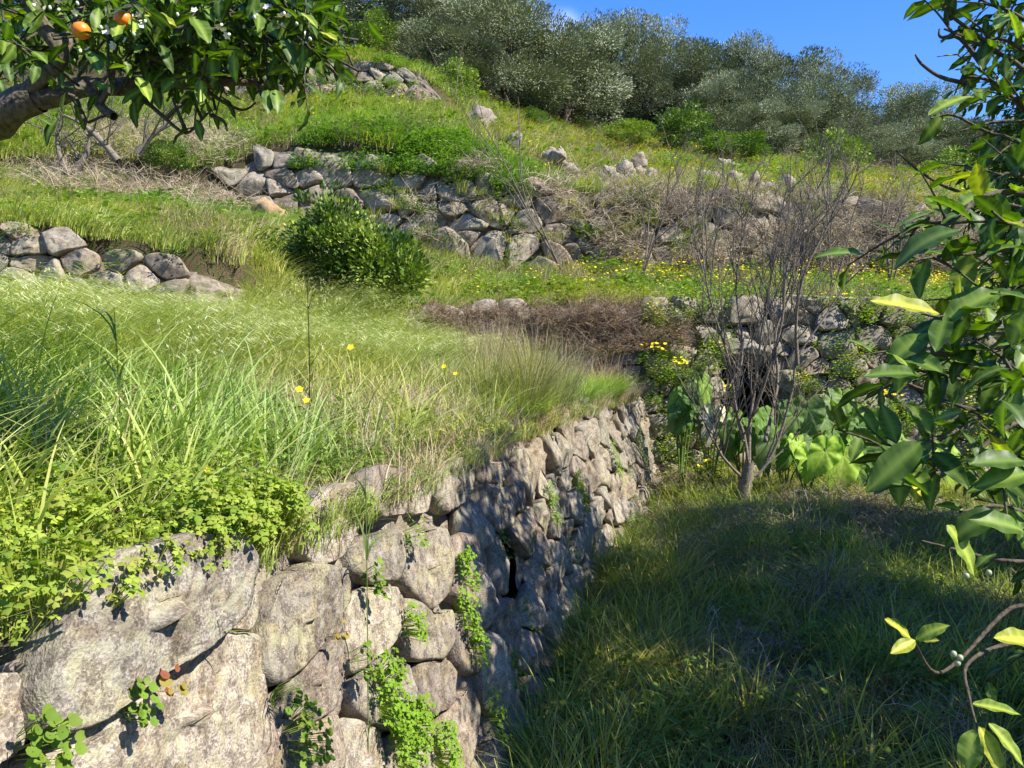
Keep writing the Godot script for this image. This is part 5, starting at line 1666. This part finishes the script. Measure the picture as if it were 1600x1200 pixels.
	flush("slope_flowers", "yellow wildflowers dotted over the upper slope", "wildflowers", ["flower0", "flower1", "flower2"], M.petal)
	# brambles over the middle wall and its right continuation
	for i in 150:
		var x := rr(-2.6, 12.5)
		if x < 0.6 and rng.randf() < 0.78: continue
		var w3 := row(L3, x)
		var h := rr(0.0, 1.0)
		var y: float = lerpf(w3[2], w3[3], h) - 0.1
		var d: float = w3[1] - 0.05 - (1.0 - h) * rr(0.2, 0.7)
		put("bramble%d" % (i % 3), Vector3(x, y, -d), rr(0.7, 1.25), rr(0, TAU), Color(0.98, 0.9, 0.82) * (1.0 + rr(-0.25, 0.25)))
	for i in 45:
		var x := rr(0.0, 14.0)
		var d: float = rr(18.0, 26.0)
		put("bramble%d" % (i % 3), Vector3(x, ground(x, d) - 0.05, -d), rr(0.6, 1.2), rr(0, TAU), Color(0.9, 0.85, 0.78))
	for i in 40:
		var x := rr(1.0, 12.5)
		var w3 := row(L3, x)
		var d: float = w3[1] + rr(0.1, 1.2)
		put("bramble%d" % (i % 3), Vector3(x, ground(x, d) - 0.05, -d), rr(0.7, 1.1), rr(0, TAU), Color(1, 1, 1))
	flush("bramble_bank", "grey brown leafless brambles tangled over the middle terrace wall", "brambles", ["bramble0", "bramble1", "bramble2"], M.twig)
	for i in 70:
		var x := rr(-1.3, 2.6)
		var w2 := row(L2, x)
		var h := rr(0.2, 1.0)
		var y: float = lerpf(maxf(w2[2], 0.0), w2[3], h) - 0.15
		put("bramble%d" % (i % 3), Vector3(x, y, -(w2[1] - 0.1 - (1.0 - h) * rr(0.0, 0.4))), rr(0.5, 0.85), rr(0, TAU), Color(0.62, 0.5, 0.42))
	flush("dry_bank", "dark brown dead growth hanging over the wall behind the near terrace", "dead brush", ["bramble0", "bramble1", "bramble2"], M.twig)
	for i in 90:
		var x := rr(-9.0, -5.2)
		var d := rr(13.0, 17.0)
		put("bramble%d" % (i % 3), Vector3(x, ground(x, d) - 0.05, -d), rr(0.7, 1.2), rr(0, TAU), Color(1.1, 1.0, 0.95))
	flush("left_brambles", "pale dead twigs on the slope under the orange tree", "dead brush", ["bramble0", "bramble1", "bramble2"], M.twig)

# plants that root in the joints of the walls
func wall_plants() -> void:
	rng.seed = 4000
	# px, py, reach px, how many leaves, kind (0 clover 1 pennywort 2 grass tuft 3 reddish), words
	var list := [
		[640, 975, 26, 26, 0, "clover tuft hanging in the joint right of the upper large face stone"],
		[722, 890, 24, 40, 0, "upper clover tuft of the green streak down the wall"],
		[725, 960, 26, 36, 0, "clover tuft midway down the green streak, beside a single pale leaf"],
		[740, 1010, 22, 30, 0, "lowest clover tuft of the green streak, at the shadow's edge"],
		[605, 1085, 44, 90, 0, "large bright clover clump low on the wall, widest of all"],
		[470, 1150, 46, 60, 1, "round leaved clump at the bottom left of the wall face"],
		[650, 1130, 28, 50, 0, "clover clump right of the widest one, beside a dark joint"],
		[630, 1170, 44, 60, 0, "clover clump at the lower edge of the view"],
		[560, 1035, 20, 16, 1, "small round leaved sprig above the widest clover clump"],
		[580, 910, 20, 16, 1, "sprig of round leaves under the squarish face stone"],
		[640, 835, 24, 18, 1, "sprig of round leaves in the joint under the coping"],
		[780, 860, 20, 16, 1, "yellowish sprig at the edge between sunlit and shaded wall"],
		[520, 990, 16, 7, 3, "little plant with red and orange leaves beside the pointed joint"],
		[240, 1070, 22, 9, 3, "sprig with one red round leaf under the big coping stone"],
		[200, 1100, 22, 14, 1, "small leaves in the joint below the big coping stone"],
		[905, 770, 26, 60, 0, "dark green clump on the shaded part of the wall"],
		[1000, 700, 22, 50, 0, "clump at the far end of the near wall"],
		[930, 830, 18, 20, 1, "leaves with yellow flowers low on the shaded wall"],
		[60, 1180, 46, 30, 1, "round leaves at the bottom left corner of the wall"],
		[820, 960, 20, 18, 1, "leaves on the shaded wall above the lower grass"],
		[770, 1120, 34, 40, 1, "leaves at the foot of the wall in deep shade"],
		[860, 790, 24, 40, 0, "creeper clump under the wall top, left of the dark green clump"],
		[960, 720, 26, 44, 0, "leafy clump on the upper far part of the near wall"],
		[985, 760, 24, 40, 1, "round leaved clump low on the far part of the near wall"],
		[890, 860, 22, 30, 1, "small leaved clump on the shaded wall above the yellow dots"],
		[830, 860, 20, 16, 2, "dry hanging grass beside the grass on the shaded wall face"],
		[920, 700, 20, 16, 2, "grass tuft hanging from the rim above the leafy clump"],
		[800, 1050, 30, 40, 1, "leafy clump at the wall's foot in the lower grass"],
		[690, 1175, 30, 50, 0, "clover at the lower edge, nearest the lower terrace"],
		[440, 1100, 18, 24, 2, "fine grass tuft in the joint above the round leaved clump"],
		[318, 1005, 16, 9, 2, "broad bladed grass hanging from the joint under the big coping stone"],
		[590, 815, 16, 8, 2, "broad bladed grass in the gap between two coping stones"],
		[690, 795, 16, 14, 2, "short grass tuft under the yellowish coping stone"],
		[850, 900, 24, 22, 2, "grass hanging on the shaded wall face"],
		[790, 980, 20, 16, 2, "grass tuft low on the shaded wall face"],
	]
	for q in list:
		var ray := at(q[0], q[1], 1.0)
		var dd := 0.4
		while dd < 13.0:
			var w := ray * dd
			if w.x < wall_x(dd) + (-0.5 - w.y) * 0.22 + 0.03: break
			dd += 0.01
		var p := ray * dd
		var out := Vector3(0.93, 0.25, 0.27).normalized()
		var s: float = q[2] / FOCAL * dd * (1.25 if q[4] < 2 else 1.0)
		var side := out.cross(Vector3.UP).normalized()
		var down := side.cross(out).normalized()
		var mb := MB.new()
		var col: Color = [Color(0.20, 0.33, 0.03), Color(0.17, 0.26, 0.035), Color(0.15, 0.24, 0.04), Color(0.30, 0.10, 0.05)][q[4]]
		for k in int(q[3] * (1.7 if q[4] < 2 else 1.0)):
			var r := Vector2(rr(-1, 1), rr(-1, 1))
			if r.length() > 1.0: r = r.normalized() * rr(0.3, 1.0)
			var root := p + side * r.x * s * 0.4 + down * r.y * s * 0.7 - out * 0.03
			var tip := p + side * r.x * s * 0.7 + down * r.y * s * 1.25 + out * rr(0.015, 0.07)
			if q[4] == 0:
				trefoil(mb, root, tip, rr(0.010, 0.017) * (1.0 + dd * 0.06), (out + Vector3.UP * rr(0.2, 1.0) + Vector3(rr(-0.4, 0.4), 0, rr(-0.4, 0.4))).normalized(), tint(col, 0.15))
			elif q[4] == 2:
				blade(mb, root, (out + Vector3(rr(-0.5, 0.5), 0, rr(-0.5, 0.5))).normalized(), s * rr(2.0, 4.5), rr(1.0, 2.1), 0.0035 if q[3] < 12 else 0.0016, tint(col, 0.2), tint(Color(0.25, 0.32, 0.08), 0.2), 7)
			else:
				var nrm := (out + Vector3.UP * rr(0.0, 0.8) + Vector3(rr(-0.5, 0.5), 0, rr(-0.5, 0.5))).normalized()
				var u := nrm.cross(Vector3(0.3, 0.8, 0.5)).normalized()
				var rad := rr(0.006, 0.0135) * (1.1 if q[4] == 3 else 1.0)
				var cc := tint(col, 0.2)
				if q[4] == 3 and rng.randf() < 0.5: cc = Color(0.34, 0.27, 0.06)
				var sd := (tip - root).cross(nrm).normalized() * 0.001
				var a := mb.vert(root - sd, nrm, cc)
				mb.vert(root + sd, nrm, cc); mb.vert(tip + sd, nrm, cc); mb.vert(tip - sd, nrm, cc)
				mb.quad(a, a + 1, a + 2, a + 3)
				var m := mb.vert(tip - nrm * rad * 0.25, nrm, cc)
				for i in 9:
					var e := u.rotated(nrm, TAU * i / 9.0)
					mb.vert(tip + e * rad * (1.0 if i != 4 else 0.6), (nrm - e * 0.25).normalized(), cc)
				for i in 9: mb.tri(m, m + 1 + i, m + 1 + (i + 1) % 9)
		var o := thing("wall_plant", q[5], "wall plant", p, "plants rooted in the near wall")
		part("leaves", mb.mesh(), M.herb, o, Transform3D(Basis(), -p), "stuff")
	# roots of leafy growth on the cave wall
	rng.seed = 4100
	var mb2 := MB.new()
	var o2 := thing("hanging_weeds", "yellow flowered green weeds hanging over the face of the cave wall", "weeds")
	o2.set_meta("kind", "stuff")
	var items := []
	var fl := []
	for i in 420:
		var x := rr(4.4, 10.0) if rng.randf() < 0.8 else rr(2.2, 3.4)
		var w2 := row(L2, x)
		var h := rr(-1.9, 1.0)
		if patchy.get_noise_2d(x * 40.0, h * 40.0) < -0.28: continue
		var t := Transform3D(Basis(Vector3.UP, rr(0, TAU)).scaled(Vector3.ONE * rr(0.4, 0.85)), Vector3(x, h - 0.1, -(w2[1] - 0.12 - (0.95 - h) * 0.12)))
		items.append([t, Color(1.35, 1.2, 0.75) * (1.0 + rr(-0.2, 0.2))])
		if rng.randf() < 0.5: fl.append([Transform3D(t.basis.scaled(Vector3.ONE * 1.3), t.origin + Vector3(0, -0.1, 0.12)), Color.WHITE])
	swarm("foliage", lib["vetch0"], M.herb, items, o2)
	swarm("blooms", lib["flower1"], M.petal, fl, o2)

func near_flowers() -> void:
	var list := [
		[548, 543, 4.6, 0.024, "single yellow flower open toward the viewer, alone in the middle of the grass"], [468, 609, 3.6, 0.021, "upper of two yellow flowers beside the dark stem"], [479, 626, 3.6, 0.019, "lower of two yellow flowers beside the dark stem"],
		[694, 573, 5.4, 0.021, "higher yellow flower of the pair before the long tussock"], [712, 584, 5.4, 0.020, "lower yellow flower of the pair before the long tussock"],
		[104, 670, 2.9, 0.015, "yellow flower low in the long grass at the left"], [333, 757, 2.4, 0.017, "drooping yellow flower, left one over the clover"], [344, 759, 2.4, 0.016, "drooping yellow flower, right one over the clover"], [325, 735, 2.45, 0.012, "half closed yellow flower above the drooping pair"],
	]
	var n := 0
	for q in list:
		n += 1
		rng.seed = 4200 + n
		var p := at(q[0], q[1], q[2])
		var foot := Vector3(p.x + 0.03, ground(p.x, -p.z) - 0.02, p.z - 0.02)
		var o := thing("yellow_flower", q[4], "flower", foot, "yellow flowers in the near grass")
		var mb := MB.new()
		var dn := Vector3(rr(-0.3, 0.3), 0.5 if q[4].begins_with("drooping") else 1.0, 1.1).normalized()
		flower_head(mb, p - foot, dn, q[3], Color(0.82, 0.6, 0.015), 5)
		flower_head(mb, p - foot + dn * 0.002, dn.rotated(Vector3.RIGHT, 0.1), q[3] * 0.35, Color(0.7, 0.45, 0.01), 6)
		part("petals", mb.mesh(), M.petal, o)
		mb = MB.new()
		tube(mb, curve([Vector3.ZERO, (p - foot) * Vector3(0.4, 0.6, 0.4), p - foot], 5), 0.002, 0.0012, 5, Color(0.16, 0.26, 0.05))
		part("stem", mb.mesh(), M.herb, o)
	# yellow clusters by the corner of the near wall
	n = 0
	for q in [[1020, 548, 11.6, 14, "yellow flower cluster over the cave wall's left end"], [1058, 570, 11.6, 20, "yellow flower bush beside the dark opening"], [1105, 728, 10.9, 14, "yellow flowers in the grass left of the bare tree"], [1390, 615, 12.2, 22, "brightest yellow flower clump on the cave wall, right of the taro"]]:
		n += 1
		rng.seed = 4300 + n
		var p := at(q[0], q[1], q[2])
		var o := thing("flower_bush", q[4], "flowers", p, "yellow flower clumps by the cave wall")
		part("leaves", herb_clump(4310 + n, 90, 0.2, 0.26, 0.04, 1.8, [Color(0.12, 0.21, 0.03), Color(0.16, 0.25, 0.035)]), M.herb, o, Transform3D(Basis(), Vector3(0, -0.22, 0)), "stuff")
		part("blooms", flower_patch(4320 + n, q[3], 0.2, -0.02, 0.12, 0.03), M.petal, o, Transform3D(Basis(), Vector3(0, 0, 0.05)), "stuff")
	# the dark upright dead stalk and a few tall green stems
	n = 0
	for q in [[480, 700, 3.7, 480, 440, 0.004, "dark dead upright stalk with side twigs in the near grass"], [185, 800, 2.3, 178, 480, 0.0025, "tall green stem of wild oat at the left"], [565, 790, 2.55, 570, 640, 0.003, "slender green stem rising from the coping gap"], [790, 560, 9.0, 775, 420, 0.006, "thin brown upright weed stalk before the dry bank"]]:
		n += 1
		rng.seed = 4400 + n
		var a := at(q[0], q[1], q[2])
		a.y = minf(a.y, ground(a.x, -a.z))
		var b := at(q[3], q[4], q[2])
		var o := thing("tall_stalk", q[6], "stalk", a, "single stalks standing above the grass")
		var mb := MB.new()
		var col := Color(0.05, 0.04, 0.035) if n == 1 else Color(0.17, 0.12, 0.08) if n == 4 else Color(0.16, 0.24, 0.06)
		var pts := curve([Vector3.ZERO, (b - a) * 0.4 + Vector3(0.012, 0, 0), b - a], 6)
		tube(mb, pts, q[5], q[5] * 0.4, 5, col)
		for k in 12:
			var i := rng.randi_range(3, pts.size() - 1)
			var e := Vector3(rr(-0.6, 0.6), rr(0.3, 1.0), rr(-0.5, 0.5)).normalized() * rr(0.04, 0.13)
			if n == 2 or n == 3: blade(mb, pts[i], Vector3(rr(-1, 1), 0, rr(-1, 1)).normalized(), rr(0.12, 0.25), rr(0.6, 1.3), 0.0035, col, Color(0.22, 0.3, 0.08), 5)
			else: tube(mb, PackedVector3Array([pts[i], pts[i] + e * 0.5, pts[i] + e + Vector3(0, 0.02, 0)]), q[5] * 0.5, q[5] * 0.25, 3, col)
		part("stem", mb.mesh(), M.herb, o)

func _ready() -> void:
	var cam := Camera3D.new()
	cam.name = "camera"
	cam.fov = rad_to_deg(2.0 * atan(600.0 / FOCAL))
	cam.rotation.x = PITCH
	cam.near = 0.05
	cam.far = 1000.0
	add_child(cam)
	cam.current = true
	var env := Environment.new()
	env.background_mode = Environment.BG_SKY
	var sky := Sky.new()
	var psm := ProceduralSkyMaterial.new()
	psm.sky_top_color = Color(0.13, 0.375, 0.74)
	psm.sky_horizon_color = Color(0.55, 0.75, 0.92)
	psm.sky_curve = 0.16
	psm.ground_bottom_color = Color(0.2, 0.2, 0.14)
	psm.ground_horizon_color = Color(0.5, 0.6, 0.7)
	psm.sun_angle_max = 3.0
	psm.energy_multiplier = 1.0
	# thin scattered fair-weather clouds, the edge of one of them at the top of the view
	var puff := FastNoiseLite.new()
	puff.seed = 41
	puff.frequency = 1.6
	puff.fractal_octaves = 5
	var cover := Image.create_empty(1024, 512, false, Image.FORMAT_RGBA8)
	var mid := at(782, -40, 1.0).normalized()
	for j in 250:
		var el := PI * (0.5 - (j + 0.5) / 512.0)
		for i in 1024:
			var az := TAU * ((i + 0.5) / 1024.0 - 0.5)
			var dv := Vector3(sin(az) * cos(el), sin(el), -cos(az) * cos(el))
			var q := puff.get_noise_3dv(dv * Vector3(1.2, 2.4, 1.2))
			q += 0.75 * exp(-dv.distance_squared_to(mid) * 260.0)
			var al := clampf((q - 0.26) * 3.2, 0.0, 1.0)
			if al > 0.0: cover.set_pixel(i, j, Color(0.82, 0.82, 0.82, al * 0.8))
	psm.sky_cover = ImageTexture.create_from_image(cover)
	psm.sky_cover_modulate = Color.WHITE
	sky.sky_material = psm
	env.sky = sky
	env.tonemap_mode = Environment.TONE_MAPPER_LINEAR
	env.tonemap_exposure = 2.1
	env.sdfgi_enabled = true
	env.ssao_enabled = true
	env.ssil_enabled = true
	var we := WorldEnvironment.new()
	we.name = "environment"
	we.environment = env
	add_child(we)
	var sun := DirectionalLight3D.new()
	sun.name = "sun"
	sun.light_energy = 1.6
	sun.light_color = Color(1.0, 0.975, 0.93)
	sun.light_angular_distance = 0.5
	sun.shadow_enabled = true
	add_child(sun)
	sun.look_at_from_position(Vector3.ZERO, Vector3(-0.88, -1.0, -0.38))

	lump.noise_type = FastNoiseLite.TYPE_SIMPLEX_SMOOTH
	lump.frequency = 1.0
	lump.seed = 3
	lump.fractal_type = FastNoiseLite.FRACTAL_NONE
	patchy.noise_type = FastNoiseLite.TYPE_SIMPLEX_SMOOTH
	patchy.frequency = 0.02
	patchy.seed = 9
	patchy.fractal_type = FastNoiseLite.FRACTAL_NONE
	var t0 := Time.get_ticks_msec()
	build_materials()
	print("materials ", Time.get_ticks_msec() - t0)
	build_ground()
	near_wall()
	back_walls()
	print("walls ", Time.get_ticks_msec() - t0)
	boulders()
	leaf_library()
	olives()
	bushes()
	bare_trees()
	print("trees ", Time.get_ticks_msec() - t0)
	plant_library()
	scatter()
	print("scatter ", Time.get_ticks_msec() - t0)
	taros()
	wall_plants()
	near_flowers()
	left_citrus()
	right_citrus()
	orchard_tree("citrus tree next to the one at the right edge, on the lower terrace", Vector3(4.6, -2.0, -5.2), Vector3(1.35, 1.65, 1.3), 3.45, 881)
	orchard_tree("third citrus tree from the viewer on the lower terrace", Vector3(6.3, -2.0, -7.0), Vector3(1.5, 1.65, 1.4), 3.5, 882)
	orchard_tree("low wide citrus tree between the others on the lower terrace", Vector3(5.3, -2.0, -4.1), Vector3(1.5, 1.4, 1.3), 3.2, 884)
	orchard_tree("citrus tree farthest to the right on the lower terrace", Vector3(8.2, -2.0, -6.5), Vector3(1.7, 1.5, 1.4), 3.1, 883)
	print("all ", Time.get_ticks_msec() - t0)
